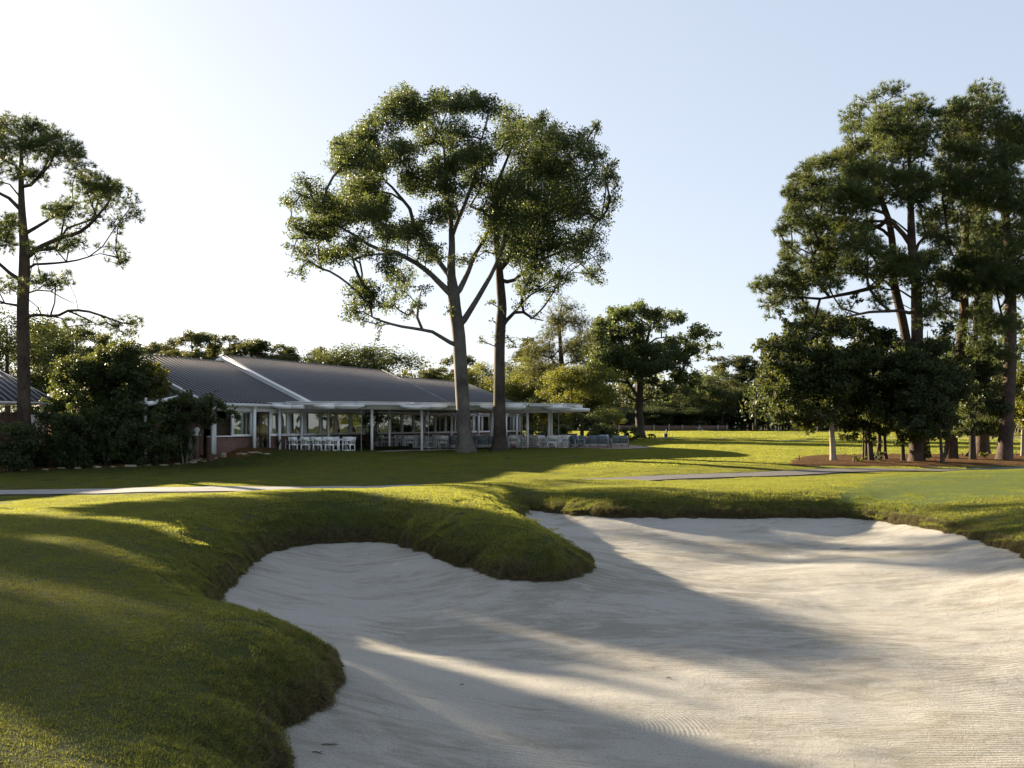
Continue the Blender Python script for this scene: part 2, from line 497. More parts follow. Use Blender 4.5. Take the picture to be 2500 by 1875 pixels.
def path_mat(name='cart_path_concrete', lo=(0.2, 0.19, 0.18), hi=(0.31, 0.295, 0.28)):
    m, n, b = new_mat(name)
    v = objcoord(n)
    t = noise(n, 1.2, 5, 0.65, v); t2 = noise(n, 40, 3, 0.6, v)
    r = ramp(n, t.outputs[0], [(0.3, lo), (0.7, hi)])
    n.links.new(r.outputs[0], b.inputs['Base Color']); b.inputs['Roughness'].default_value = 0.85
    bp = N(n, 'ShaderNodeBump'); bp.inputs['Strength'].default_value = 0.5; bp.inputs['Distance'].default_value = 0.01
    n.links.new(t2.outputs[0], bp.inputs['Height']); n.links.new(bp.outputs[0], b.inputs['Normal'])
    return m
M['path'] = path_mat()
M['asphalt'] = path_mat('worn_asphalt', (0.075, 0.068, 0.066), (0.13, 0.118, 0.112))

def mulch_mat():
    m, n, b = new_mat('pine_straw_mulch')
    v = objcoord(n)
    t = noise(n, 6.0, 6, 0.75, v); t2 = noise(n, 30, 4, 0.7, v)
    r = ramp(n, t.outputs[0], [(0.3, (0.05, 0.028, 0.012)), (0.6, (0.15, 0.082, 0.034)), (0.75, (0.27, 0.17, 0.075))])
    n.links.new(r.outputs[0], b.inputs['Base Color']); b.inputs['Roughness'].default_value = 1.0; b.inputs['Specular IOR Level'].default_value = 0.05
    bp = N(n, 'ShaderNodeBump'); bp.inputs['Strength'].default_value = 1.0; bp.inputs['Distance'].default_value = 0.08
    n.links.new(t2.outputs[0], bp.inputs['Height']); n.links.new(bp.outputs[0], b.inputs['Normal'])
    return m
M['mulch'] = mulch_mat()

M['bark_grey'] = bark_mat('grey_oak_bark', (0.06, 0.054, 0.045), (0.17, 0.155, 0.13))
M['bark_dark'] = bark_mat('dark_bark', (0.035, 0.028, 0.022), (0.10, 0.08, 0.062))
M['bark_pine'] = bark_mat('pine_bark', (0.035, 0.025, 0.02), (0.125, 0.088, 0.064), 5.0, 14.0, 1.0)
M['bark_pale'] = bark_mat('pale_smooth_bark', (0.2, 0.17, 0.13), (0.34, 0.3, 0.24), 1.5, 6.0, 0.3)
M['leaf_oak'] = leaf_mat('oak_leaf', (0.024, 0.044, 0.015), (0.055, 0.082, 0.027), (0.16, 0.195, 0.04))
M['leaf_dark'] = leaf_mat('dark_evergreen_leaf', (0.024, 0.042, 0.014), (0.052, 0.075, 0.024), (0.14, 0.16, 0.035), 0.4)
M['leaf_mag'] = leaf_mat('glossy_magnolia_leaf', (0.018, 0.032, 0.009), (0.04, 0.058, 0.014), (0.13, 0.15, 0.025), 0.33, 0.55, spec=0.3)
M['leaf_shrub'] = leaf_mat('dim_shrub_leaf', (0.036, 0.06, 0.02), (0.075, 0.10, 0.034), (0.15, 0.19, 0.045), 0.42)
M['leaf_light'] = leaf_mat('light_shrub_leaf', (0.035, 0.06, 0.015), (0.075, 0.10, 0.02), (0.26, 0.26, 0.03), 0.5)  # lighter, yellower leaf; sunlight put into the colour of plants labelled sunlit
M['needle'] = leaf_mat('pine_needle', (0.028, 0.054, 0.018), (0.06, 0.092, 0.026), (0.16, 0.19, 0.04), 0.4)
M['needle_far'] = leaf_mat('far_pine_needle', (0.03, 0.05, 0.016), (0.06, 0.08, 0.022), (0.17, 0.17, 0.035), 0.4)
M['blade'] = leaf_mat('grass_blade', (0.02, 0.046, 0.013), (0.068, 0.076, 0.027), (0.42, 0.44, 0.06), 0.5, 0.6, 0.5, 0.2)
M['blade_green'] = leaf_mat('fine_green_blade', (0.06, 0.09, 0.015), (0.10, 0.13, 0.024), (0.33, 0.36, 0.045), 0.5, 0.6, 0.5, 0.2)
M['blade_dry'] = leaf_mat('dry_grass_blade', (0.07, 0.055, 0.03), (0.17, 0.14, 0.08), (0.2, 0.16, 0.06), 0.35, 0.8, 0.6, 0.1)
# ------------------------------------------------------------------ terrain
def pz(px, v, Y):
    p = P(px, v, Y); return (p[0], p[1], p[2])
ctrl = [
    # mound left of the bunker and its crest
    pz(700,1196,24), pz(560,1202,23), pz(400,1212,22), pz(300,1222,21), pz(200,1240,20), pz(870,1194,25),
    (-11.5,26,-.59), (-18,32,-.8), (-8,31,-.72), (-5,31.5,-.6), (-14,22,-.35),
    (-6,11.4,0.0), (-2.6,4.9,0.0), (-8,5,0.0), (-6,16,0.12), (-3,17,0.2),(-5,20,0.2), (-3,9.5,-.02),
    (0,0,0), (6,0,0), (-10,-6,0), (10,-8,0), (14,6,0.1), (16,14,.2), (-16,12,-.1),
    # low ground behind the mound, with the path
    pz(0,1205,36), pz(500,1197,36.5), pz(1000,1186,40), (-3,34,-.7), (0,36,-.72), (4,38,-.7),
    # second crest
    pz(1000,1188,30), pz(1150,1178,31), pz(1300,1172,31), pz(1500,1172,31), pz(1700,1181,31.5), pz(1850,1181,32), pz(2000,1177,32),
    (0.2,24,.0), (-1.2,22,.15), (0.2,19,.05), (-2.5,20,.25),
    # right hand green
    pz(2200,1163,31), pz(2400,1149,31), pz(2500,1146,31), pz(2500,1187,26), pz(2400,1200,24.5), pz(2150,1190,27), (20,28,.4), (22,36,.1),
    pz(1300,1189,28), pz(1500,1189,28), pz(1750,1190,28), pz(2000,1188,28), pz(1400,1190,29.5),
    # path on the right and the ground to the island
    pz(1560,1174,41.5), pz(1900,1161,44), pz(2350,1151,48), (6,47,-.45), (28,50,-.5),
    pz(1500,1112,57), pz(1900,1131,50), pz(2036,1127,54), pz(2300,1130,54), pz(2500,1124,56), (15,62,-.2),(28,64,-.2),
    # lawn rising to the terrace and garden
    pz(0,1146,50), pz(300,1138,51), pz(540,1121,55.5), (-34,50,-.5), (-40,40,-.8), (-30,60,-.1),
    pz(535,1096,56), pz(650,1096,60), pz(780,1106,57), pz(900,1101,60), pz(1100,1098,64), pz(1138,1104,60.5), pz(1222,1101,61.5), pz(1450,1097,64),
    (-14,45,-.65), (-5,48,-.55), (2,50,-.45), (-20,60,.1),
    (-20,75,0), (0,80,0), (20,80,-.05), (40,75,-.1), (-45,70,0), (45,40,-.4), (45,15,.1), (-45,10,-.2),
]
ctrl = np.array(ctrl)
def tps_fit(pts, lam=0.02):
    n = len(pts)
    d = np.linalg.norm(pts[:, None, :2]-pts[None, :, :2], axis=2)
    K = d                                   # linear (biharmonic-in-1D) kernel: gentle, no overshoot
    K = np.sqrt(d*d + 1.5**2)
    A = np.zeros((n+3, n+3)); A[:n, :n] = K + 0*np.eye(n)
    A[:n, :n] -= lam*np.eye(n)*4
    A[:n, n] = 1; A[:n, n+1:] = pts[:, :2]; A[n, :n] = 1; A[n+1:, :n] = pts[:, :2].T
    rhs = np.concatenate([pts[:, 2], [0, 0, 0]])
    return np.linalg.solve(A, rhs)
_tw = tps_fit(ctrl)
def sstep(a, b, x):
    t = np.clip((x-a)/(b-a), 0, 1); return t*t*(3-2*t)
def base_z(X, Y):
    X = np.asarray(X, float); Y = np.asarray(Y, float)
    sh = X.shape; x = np.clip(X.ravel(), -44, 44); y = np.clip(Y.ravel(), -8, 80)
    z = np.zeros(len(x))
    for i in range(0, len(x), 40000):
        xx = x[i:i+40000]; yy = y[i:i+40000]
        d = np.sqrt((xx[:, None]-ctrl[None, :, 0])**2 + (yy[:, None]-ctrl[None, :, 1])**2 + 1.5**2)
        z[i:i+40000] = d @ _tw[:len(ctrl)] + _tw[len(ctrl)] + _tw[len(ctrl)+1]*xx + _tw[len(ctrl)+2]*yy
    z = z.reshape(sh)
    far = sstep(66, 84, Y)
    Xr, Yr = X, Y
    und = 0.10*np.sin(Yr*0.21+Xr*0.03)*np.cos(Xr*0.05+1.0) + 0.06*np.sin(Yr*0.5+0.08*Xr+2)
    z = z*(1-far) + far*(und*sstep(84, 100, Yr))*np.where(Xr > 4, 1, 0.2)
    # small lumps that catch the low sun
    amp = 0.012*sstep(2, 12, Yr)
    z = z + amp*(np.sin(Xr*2.1+np.sin(Yr*1.3))*np.sin(Yr*1.7+np.cos(Xr*0.9)) )
    return z

def pp(px, v, h):
    Y = h*F/(v-HZ); return ((px-1250)*Y/F, Y)
bk = [(-0.6,4.9),(-1.5,6.0),
    pp(672,1840,2.3),pp(652,1805,2.3),pp(680,1770,2.3),pp(722,1740,2.3),pp(770,1715,2.3),pp(800,1690,2.3),pp(815,1655,2.3),pp(814,1620,2.3),
    pp(797,1590,2.22),pp(770,1558,2.15),pp(720,1525,2.1),pp(670,1500,2.05),pp(620,1480,2.0),pp(570,1468,2.0),pp(522,1460,2.05),
    pp(528,1448,2.3),pp(553,1425,2.3),pp(575,1398,2.3),pp(600,1380,2.3),pp(625,1360,2.3),pp(655,1343,2.3),pp(705,1330,2.3),pp(780,1321,2.3),
    pp(860,1317,2.3),pp(950,1321,2.3),pp(1020,1337,2.3),pp(1080,1360,2.3),pp(1150,1379,2.3),pp(1190,1393,2.3),pp(1240,1407,2.3),pp(1300,1410,2.3),
    pp(1360,1412,2.3),pp(1405,1404,2.3),pp(1434,1388,2.3),pp(1437,1362,2.2),pp(1403,1330,2.08),pp(1352,1290,2.0),pp(1302,1262,1.95),pp(1268,1243,1.92),
    pp(1282,1243,2.3),pp(1350,1248,2.3),pp(1420,1254,2.3),pp(1500,1259,2.3),pp(1600,1260,2.3),pp(1700,1259,2.3),pp(1800,1261,2.3),pp(1900,1261,2.3),pp(2050,1260,2.3),
    pp(2150,1267,2.3),pp(2250,1281,2.3),pp(2350,1302,2.3),pp(2430,1327,2.3),pp(2500,1345,2.3),pp(2560,1385,2.3),
    (9.1,14.0),(9.4,11.5),(9.0,9),(8.2,6.5),(6,4.4),(3,3.8),(1,4.0)]
bk = np.array(bk)
def catmull(P_, k=5):
    n = len(P_); out = []
    for i in range(n):
        p0, p1, p2, p3 = P_[i-1], P_[i], P_[(i+1) % n], P_[(i+2) % n]
        for j in range(k):
            t = j/k
            out.append(0.5*((2*p1)+(-p0+p2)*t+(2*p0-5*p1+4*p2-p3)*t*t+(-p0+3*p1-3*p2+p3)*t**3))
    return np.array(out)
bk = catmull(bk)
def poly_sdf(X, Y, poly, cutoff=9.0):
    """negative inside"""
    X = np.asarray(X, float); sh = X.shape; x = X.ravel(); y = np.asarray(Y, float).ravel()
    d = np.full(len(x), cutoff)
    lo = poly.min(0)-cutoff; hi = poly.max(0)+cutoff
    idx = np.where((x > lo[0]) & (x < hi[0]) & (y > lo[1]) & (y < hi[1]))[0]
    A = poly; B = np.roll(poly, -1, axis=0); AB = B-A; L2 = (AB**2).sum(1)+1e-12
    for i in range(0, len(idx), 20000):
        k = idx[i:i+20000]
        px_ = x[k][:, None]; py_ = y[k][:, None]
        t = np.clip(((px_-A[None, :, 0])*AB[None, :, 0]+(py_-A[None, :, 1])*AB[None, :, 1])/L2, 0, 1)
        dd = np.sqrt((px_-A[None, :, 0]-t*AB[None, :, 0])**2+(py_-A[None, :, 1]-t*AB[None, :, 1])**2).min(1)
        c = ((A[None, :, 1] > py_) != (B[None, :, 1] > py_))
        xi = A[None, :, 0]+(py_-A[None, :, 1])/(np.where(np.abs(AB[:, 1]) < 1e-9, 1e-9, AB[:, 1]))[None, :]*AB[None, :, 0]
        ins = (np.sum(c & (px_ < xi), axis=1) % 2) == 1
        d[k] = np.where(ins, -dd, np.minimum(dd, cutoff))
    return d.reshape(sh)

def vnoise(x, y, s, seed=0):
    """cheap value noise"""
    r = np.random.default_rng(seed).random((256, 256))
    x = np.asarray(x)*s; y = np.asarray(y)*s
    xi = np.floor(x).astype(int); yi = np.floor(y).astype(int)
    fx = x-xi; fy = y-yi; fx = fx*fx*(3-2*fx); fy = fy*fy*(3-2*fy)
    a = r[xi % 256, yi % 256]; b_ = r[(xi+1) % 256, yi % 256]; c = r[xi % 256, (yi+1) % 256]; d = r[(xi+1) % 256, (yi+1) % 256]
    return (a*(1-fx)+b_*fx)*(1-fy)+(c*(1-fx)+d*fx)*fy-0.5

SE = -0.63         # sand level at the edge
def grass_z(X, Y, d=None):
    X = np.asarray(X, float); Y = np.asarray(Y, float)
    bz = base_z(X, Y)
    if d is None: d = poly_sdf(X, Y, bk)
    dn = d + 0.10*vnoise(X, Y, 3.1, 1) + 0.05*vnoise(X, Y, 9.0, 2)
    wfar = sstep(22, 26, Y)
    wd = 0.85 + 0.1*sstep(16, 26, Y) + 2.0*sstep(8, 11, X)
    S = 1-np.exp(-np.clip(dn, 0, None)/wd*1.6)
    lip = SE + 0.12
    zo = lip + (bz-lip)*np.clip(S*1.03, 0, 1)
    zi = lip + 2.6*np.clip(dn, -0.6, 0) 
    return np.where(dn > 0, zo, zi)
def sand_z(X, Y, d=None):
    X = np.asarray(X, float); Y = np.asarray(Y, float)
    if d is None: d = poly_sdf(X, Y, bk)
    di = np.clip(-d, 0, None)
    z = SE - 0.50*(1-np.exp(-di/1.7)) + 0.0*X
    z = z + 0.17*vnoise(X, Y, 0.33, 5)*(1-np.exp(-di/1.0)) + 0.06*vnoise(X, Y, 0.9, 6)*(1-np.exp(-di/0.5)) + 0.02*vnoise(X, Y, 2.4, 16)*(1-np.exp(-di/0.3))
    z = z + 0.012*vnoise(X*0.6, Y*2.0, 2.2, 7) + 0.006*vnoise(X, Y, 9, 8)
    return z

def graded(segs):
    out = []
    for a, b, st in segs:
        n = max(1, int(round((b-a)/st)))
        out.append(np.linspace(a, b, n, endpoint=False))
    out.append([segs[-1][1]])
    return np.concatenate(out)
gx = graded([(-900,-200,60),(-200,-60,8),(-60,-16,1.2),(-16,-7,.3),(-7,10,.115),(10,16,.3),(16,60,1.2),(60,200,8),(200,900,60)])
gy = graded([(-80,-4,6),(-4,3.5,.6),(3.5,29,.115),(29,50,.35),(50,70,.7),(70,130,2.5),(130,320,6),(320,2000,120)])
GX, GY = np.meshgrid(gx, gy)
D = poly_sdf(GX, GY, bk)
Z = grass_z(GX, GY, D)
nx, ny = len(gx), len(gy)
ii = (np.arange(ny-1)[:, None]*nx+np.arange(nx-1)[None, :])
quads = np.stack([ii, ii+1, ii+1+nx, ii+nx], -1).reshape(-1, 4)
Dc = 0.25*(D[:-1, :-1]+D[1:, :-1]+D[:-1, 1:]+D[1:, 1:]).ravel()
quads = quads[Dc > -0.5]
ground = mesh_np('ground', np.stack([GX, GY, Z], -1).reshape(-1, 3), quads, [M['turf']], smooth=True)
tag(ground, kind='structure')
soil = np.exp(-np.clip(D, 0, None)/0.09)*(D > -1)
soil = np.clip(soil, 0, 1)
green_poly = np.array([pp(2050,1176,1.55), pp(2130,1186,1.52), pp(2500,1192,1.55), (19,24), (27,30), (24,40), (14.5,36)])
gd = poly_sdf(GX, GY, catmull(green_poly, 4))
grn = 1-sstep(-0.2, 0.3, gd)
a = ground.data.attributes.new('soil', 'FLOAT', 'POINT'); a.data.foreach_set('value', soil.ravel().astype(np.float32))
a = ground.data.attributes.new('green', 'FLOAT', 'POINT'); a.data.foreach_set('value', grn.ravel().astype(np.float32))

sx = graded([(-5.5,10.5,.085)]); sy = graded([(3.2,29,.085)])
SX, SY = np.meshgrid(sx, sy)
SD = poly_sdf(SX, SY, bk)
SZ = sand_z(SX, SY, SD)
nsx = len(sx)
ii = (np.arange(len(sy)-1)[:, None]*nsx+np.arange(nsx-1)[None, :])
quads = np.stack([ii, ii+1, ii+1+nsx, ii+nsx], -1).reshape(-1, 4)
Dc = 0.25*(SD[:-1, :-1]+SD[1:, :-1]+SD[:-1, 1:]+SD[1:, 1:]).ravel()
quads = quads[Dc < 0.3]
used = np.unique(quads); remap = np.full(SX.size, -1); remap[used] = np.arange(len(used))
sand = mesh_np('bunker_sand', np.stack([SX, SY, SZ], -1).reshape(-1, 3)[used], remap[quads], [M['sand']], smooth=True)
tag(sand, kind='structure')

# ------------------------------------------------------------------ strips lying on the ground: paths, road, mulch
def strip(name, pts, width, mat, lift=0.02, step=0.6):
    pts = np.array(pts, float)
    seg = np.linalg.norm(np.diff(pts, axis=0), axis=1); s = np.concatenate([[0], np.cumsum(seg)])
    n = int(s[-1]/step)+1
    u = np.linspace(0, s[-1], n)
    x = np.interp(u, s, pts[:, 0]); y = np.interp(u, s, pts[:, 1])
    k = 5
    if n > 12:
        pad = lambda a: np.convolve(np.pad(a, k, mode='edge'), np.ones(2*k+1)/(2*k+1), 'valid')
        x, y = pad(x), pad(y)
    t = np.stack([np.gradient(x), np.gradient(y)], -1); t /= np.linalg.norm(t, axis=1)[:, None]
    nrm = np.stack([-t[:, 1], t[:, 0]], -1)
    wv = np.interp(u, s, width) if np.ndim(width) else np.full(n, width)
    cols = np.linspace(-0.5, 0.5, 7)
    V = []
    for c in cols:
        xx = x+nrm[:, 0]*c*wv; yy = y+nrm[:, 1]*c*wv
        V.append(np.stack([xx, yy, grass_z(xx, yy)+lift+0.012*(1-(2*c)**2)], -1))
    V = np.stack(V, 1).reshape(-1, 3)
    # side skirts
    m = len(cols)
    i = np.arange(n-1)[:, None]*m+np.arange(m-1)[None, :]
    q = np.stack([i, i+1, i+1+m, i+m], -1).reshape(-1, 4)
    o = mesh_np(name, V, q, [mat], smooth=True)
    return tag(o, kind='structure')
path_pts = [(-60,34.5),(-40,35.2),(-18.5,36.2),(-12,36.8),(-6,38),(-2,39.6),(2,41.2),(5.3,42.2),(11,44.2),(16,46),(22,48.2),(30,51),(45,56)]
strip('cart_path', path_pts[:8], 2.4, M['path'], 0.03)
strip('asphalt_path', path_pts[6:], [2.2]*7, M['asphalt'], 0.036)
strip('club_road', [(14,118),(22,120),(40,123),(60,126),(120,130)], 5.0, M['asphalt'], 0.05, 2.0)

def blob_sheet(name, poly, mat, lift, dens=0.5, amp=0.05, seed=3):
    poly = catmull(np.array(poly, float), 5)
    lo = poly.min(0)-0.6; hi = poly.max(0)+0.6
    xs = np.arange(lo[0], hi[0], dens); ys = np.arange(lo[1], hi[1], dens)
    X, Y = np.meshgrid(xs, ys)
    d = poly_sdf(X, Y, poly)+0.35*vnoise(X, Y, 1.1, seed)
    z = grass_z(X, Y)+lift*sstep(0.0, -0.5, d)-0.03*(d > 0)+amp*vnoise(X, Y, 2.3, seed+1)*(d < -0.1)
    n = len(xs)
    i = np.arange(len(ys)-1)[:, None]*n+np.arange(n-1)[None, :]
    q = np.stack([i, i+1, i+1+n, i+n], -1).reshape(-1, 4)
    Dc = 0.25*(d[:-1, :-1]+d[1:, :-1]+d[:-1, 1:]+d[1:, 1:]).ravel()
    q = q[Dc < 0.15]
    used = np.unique(q); rm = np.full(X.size, -1); rm[used] = np.arange(len(used))
    return mesh_np(name, np.stack([X, Y, z], -1).reshape(-1, 3)[used], rm[q], [mat], smooth=True)
def gp(px, v, Y0=None):
    """ground point under pixel (px, v): march along the ray"""
    Ys = np.concatenate([np.arange(4, 40, .05), np.arange(40, 90, .1), np.arange(90, 320, .5)])
    X = (px-1250)*Ys/F; z = CZ-(v-HZ)*Ys/F
    g = grass_z(X, Ys)
    hit = np.where(z <= g)[0]
    k = hit[0] if len(hit) else len(Ys)-1
    return np.array([X[k], Ys[k], g[k]])
isl = [gp(1925,1131)[:2], gp(1980,1138)[:2], gp(2100,1139)[:2], gp(2300,1139)[:2], gp(2500,1137)[:2], (36,50), (36,62), (28,63), (22,62.5), (17.5,60)]
tag(blob_sheet('mulch_bed', isl, M['mulch'], 0.07, 0.3), kind='structure')
bed = [(-45,50.5), gp(0,1150)[:2], gp(150,1146)[:2], gp(300,1141)[:2], gp(420,1136)[:2], gp(470,1128)[:2], gp(560,1122)[:2], gp(630,1112)[:2], (-15.6,60.2), (-18,58), (-21,58), (-30,60), (-45,60)]
bed[8] = (-14.2, 60.5)
tag(blob_sheet('garden_bed', bed, M['mulch'], 0.06, 0.3), kind='structure')
# ------------------------------------------------------------------ tree engine
def rand_unit(r, n):
    v = r.normal(size=(n, 3)); return v/np.linalg.norm(v, axis=1)[:, None]

def leaf_quads(r, centres, size, aspect=0.55, droop=0.0, jitter=0.3, curl=True):
    """one small bent leaf per centre -> verts, quads"""
    n = len(centres)
    a = rand_unit(r, n); a[:, 2] -= droop; a /= np.linalg.norm(a, axis=1)[:, None]
    b = np.cross(a, rand_unit(r, n)); b /= np.linalg.norm(b, axis=1)[:, None]+1e-9
    s = size*(1+jitter*r.uniform(-1, 1, n))[:, None]
    c = np.asarray(centres)
    v0 = c-a*s*0.5; v2 = c+a*s*0.5
    nn = np.cross(a, b)
    v1 = c+b*s*aspect*0.5+nn*s*0.08-a*s*0.05; v3 = c-b*s*aspect*0.5+nn*s*0.08-a*s*0.05
    V = np.stack([v0, v1, v2, v3], 1).reshape(-1, 3)
    Q = np.arange(4*n).reshape(-1, 4)
    return V, Q

def needle_tris(r, centres, dirs, n=16, length=0.22, width=0.016, spread=0.9):
    """starburst of needles at each centre, pointing about dirs -> verts, tris"""
    m = len(centres)
    d = np.repeat(dirs, n, axis=0)+rand_unit(r, m*n)*spread
    d /= np.linalg.norm(d, axis=1)[:, None]
    c = np.repeat(centres, n, axis=0)
    L = length*(0.7+0.5*r.random(m*n))[:, None]
    sd_ = np.cross(d, rand_unit(r, m*n)); sd_ /= np.linalg.norm(sd_, axis=1)[:, None]+1e-9
    st = c+d*L*0.08
    V = np.stack([st-sd_*width*0.5, st+sd_*width*0.5, c+d*L], 1).reshape(-1, 3)
    return V, np.arange(3*m*n).reshape(-1, 3)

class Skel:
    def __init__(s):
        s.p = []; s.par = []; s.len = []; s.r0 = []
    def node(s, p, par, r0=0.0):
        s.p.append(np.array(p, float)); s.par.append(par)
        s.len.append(0.0 if par < 0 else s.len[par]+np.linalg.norm(s.p[-1]-s.p[par])); s.r0.append(r0)
        return len(s.p)-1
    def poly(s, pts, rad, par=-1, step=0.6):
        pts = np.array(pts, float); rad = np.array(rad, float)
        seg = np.linalg.norm(np.diff(pts, axis=0), axis=1); c = np.concatenate([[0], np.cumsum(seg)])
        n = max(2, int(c[-1]/step)+1); u = np.linspace(0, c[-1], n)
        for i, q in enumerate(u):
            if i == 0 and par >= 0: continue
            p = [np.interp(q, c, pts[:, k]) for k in range(3)]
            par = s.node(p, par, np.interp(q, c, rad))
        return par
    def nearest(s, p):
        return int(np.argmin(np.linalg.norm(np.array(s.p)-p, axis=1)))

def grow(sk, targets, r, up=0.25, step=0.7, wl=0.3, minh=None, bend=0.25, droop=0.0):
    """join every target to the skeleton by a curved limb; returns the node of each target"""
    targets = np.asarray(targets, float)
    P0 = np.array(sk.p)
    order = np.argsort(np.min(np.linalg.norm(targets[:, None]-P0[None], axis=2), axis=1))
    tn = np.zeros(len(targets), int)
    for i in order:
        t = targets[i]
        Pn = np.array(sk.p); L = np.array(sk.len)
        d = np.linalg.norm(Pn-t, axis=1)
        cost = d+wl*L+np.clip(Pn[:, 2]-t[2]+0.3*d, 0, None)*0.6
        if minh is not None: cost = cost+(Pn[:, 2] < minh)*50
        k = int(np.argmin(cost))
        a = sk.p[k]; D_ = np.linalg.norm(t-a)
        n = max(1, int(D_/step))
        prev = sk.par[k]
        dirp = (a-sk.p[prev])/(np.linalg.norm(a-sk.p[prev])+1e-9) if prev >= 0 else np.array([0, 0, 1.0])
        ctl = a+dirp*D_*0.2+(t-a)*0.35+np.array([0, 0, up*D_*0.5])+rand_unit(r, 1)[0]*bend*D_*0.4
        par = k
        for j in range(1, n+1):
            u = j/n
            q = (1-u)**2*a+2*u*(1-u)*ctl+u*u*t
            if j < n: q = q+rand_unit(r, 1)[0]*0.05*min(1, D_)
            par = sk.node(q, par)
        tn[i] = par
    return tn

def skeleton_mesh(sk, tip=0.010, expo=2.35, maxr=None, thick=1.0, sides=(8, 5, 3)):
    n = len(sk.p); P_ = np.array(sk.p); par = np.array(sk.par)
    acc = np.zeros(n); kids = np.zeros(n, int)
    for i in range(n):
        if par[i] >= 0: kids[par[i]] += 1
    rad = np.zeros(n)
    for i in range(n-1, -1, -1):
        rr = (acc[i])**(1/expo) if kids[i] else tip
        rr = rr*thick if False else rr
        rad[i] = max(rr, sk.r0[i], tip)
        if par[i] >= 0: acc[par[i]] += rr**expo + (0.0006**1 if False else 0)
    rad = rad*thick if thick != 1.0 else rad
    # seeds keep their own radius
    for i in range(n):
        if sk.r0[i] > 0: rad[i] = max(sk.r0[i], min(rad[i], sk.r0[i]*1.15))
    # chains: follow the thickest child
    best = np.full(n, -1); 
    for i in range(n):
        p = par[i]
        if p >= 0 and (best[p] < 0 or rad[i] > rad[best[p]]): best[p] = i
    V = []; Fq = []; nv = 0
    for i in range(n):
        p = par[i]
        if p >= 0 and best[p] == i: continue          # inside a chain
        chain = [i] if p < 0 else [p, i]
        j = i
        while best[j] >= 0: j = best[j]; chain.append(j)
        if len(chain) < 2: continue
        pts = P_[chain]; rr = rad[chain].copy()
        if p >= 0: rr[0] = min(rr[0], rr[1]*1.25)
        ns = sides[0] if rr.max() > 0.07 else sides[1] if rr.max() > 0.025 else sides[2]
        v, f = tube_np(pts, rr, ns)
        V.append(v); Fq.append(f+nv); nv += len(v)
    return np.vstack(V), np.vstack(Fq)

def flare(v, base, h=1.2, k=0.55, seed=0, lobes=5):
    """root flare and buttresses at the foot of a trunk"""
    z = v[:, 2]-base[2]
    f = np.exp(-np.clip(z, 0, None)/h*3.0)*(z < h*1.5)
    ax = v[:, :2]-np.array(base[:2])
    ang = np.arctan2(ax[:, 1], ax[:, 0])
    s = 1+f*k*(1+0.35*np.sin(ang*lobes+seed)+0.2*np.sin(ang*3+seed*2))
    o = v.copy(); near = np.linalg.norm(ax, axis=1) < 2.0
    o[:, :2] = np.where(near[:, None], np.array(base[:2])+ax*s[:, None], v[:, :2])
    return o

def crown_leaves(r, sk, tnodes, targets, radii, per=420, leaf=0.16, clumps=7, cr=0.42, zs=0.8, twigs=True, droop=0.2):
    """sub-clumps of leaves around every target; short twigs reach them"""
    cs = []
    for i, t in enumerate(targets):
        R = radii[i]
        k = max(3, int(clumps*(R/1.0)**1.6))
        off = rand_unit(r, k)*(R*(0.2+0.88*r.random(k)**0.6))[:, None]; off[:, 2] *= zs
        for io, o in enumerate(off):
            q = t+o; cs.append((q, R*cr*(0.6+0.8*r.random())))
            if twigs and io < 14: sk.node(q, sk.node((sk.p[tnodes[i]]+q)/2+rand_unit(r, 1)[0]*0.06*R, tnodes[i]))
    tot = sum(c[1]**2 for c in cs)
    want = per*sum(R*R for R in radii)
    pts = []
    for q, c in cs:
        n = max(4, int(want*c*c/tot))
        d = rand_unit(r, n)*(c*(0.25+1.05*r.random(n)**0.8))[:, None]; d[:, 2] *= 0.8
        pts.append(q+d)
    return leaf_quads(r, np.vstack(pts), leaf, droop=droop)

def crown_needles(r, sk, tnodes, targets, radii, per=60, n=16, length=0.24, width=0.018, zs=0.8, twigs=True, upb=0.5):
    C_, D_ = [], []
    for i, t in enumerate(targets):
        R = radii[i]; k = max(5, int(per*R**1.8))
        off = rand_unit(r, k)*(R*(0.1+1.05*r.random(k)**0.6))[:, None]; off[:, 2] *= zs
        q = t+off
        dd = off/(np.linalg.norm(off, axis=1)[:, None]+1e-9)*0.7; dd[:, 2] += upb
        C_.append(q); D_.append(dd)
        if twigs:
            # twigs fan from the limb end to a share of the tufts
            m = max(3, int(k*0.22))
            hubs = [sk.node(t+rand_unit(r, 1)[0]*R*0.35*np.array([1, 1, zs]), tnodes[i]) for _ in range(max(2, m//4))]
            for o in q[:m]:
                h = min(hubs, key=lambda a: np.linalg.norm(sk.p[a]-o))
                sk.node(o, h)
    C_ = np.vstack(C_); D_ = np.vstack(D_)
    return needle_tris(r, C_, D_/(np.linalg.norm(D_, axis=1)[:, None]), n, length, width)

def make_tree(name, label, base, sk, LV, bark, leafm, cat='tree', group=None, base_flare=0.5, fh=1.2, thick=1.0, tip=0.010, crown='crown'):
    V, Q = skeleton_mesh(sk, tip=tip, thick=thick)
    if base_flare: V = flare(V, base, fh, base_flare, seed=base[0])
    root = empty(name, base, 0, label, cat, group)
    b = np.array(base)
    mesh_np('trunk', V-b, Q, [bark], root, smooth=True)
    v, f = LV
    mesh_np(crown, v-b, f, [leafm], root)
    return root

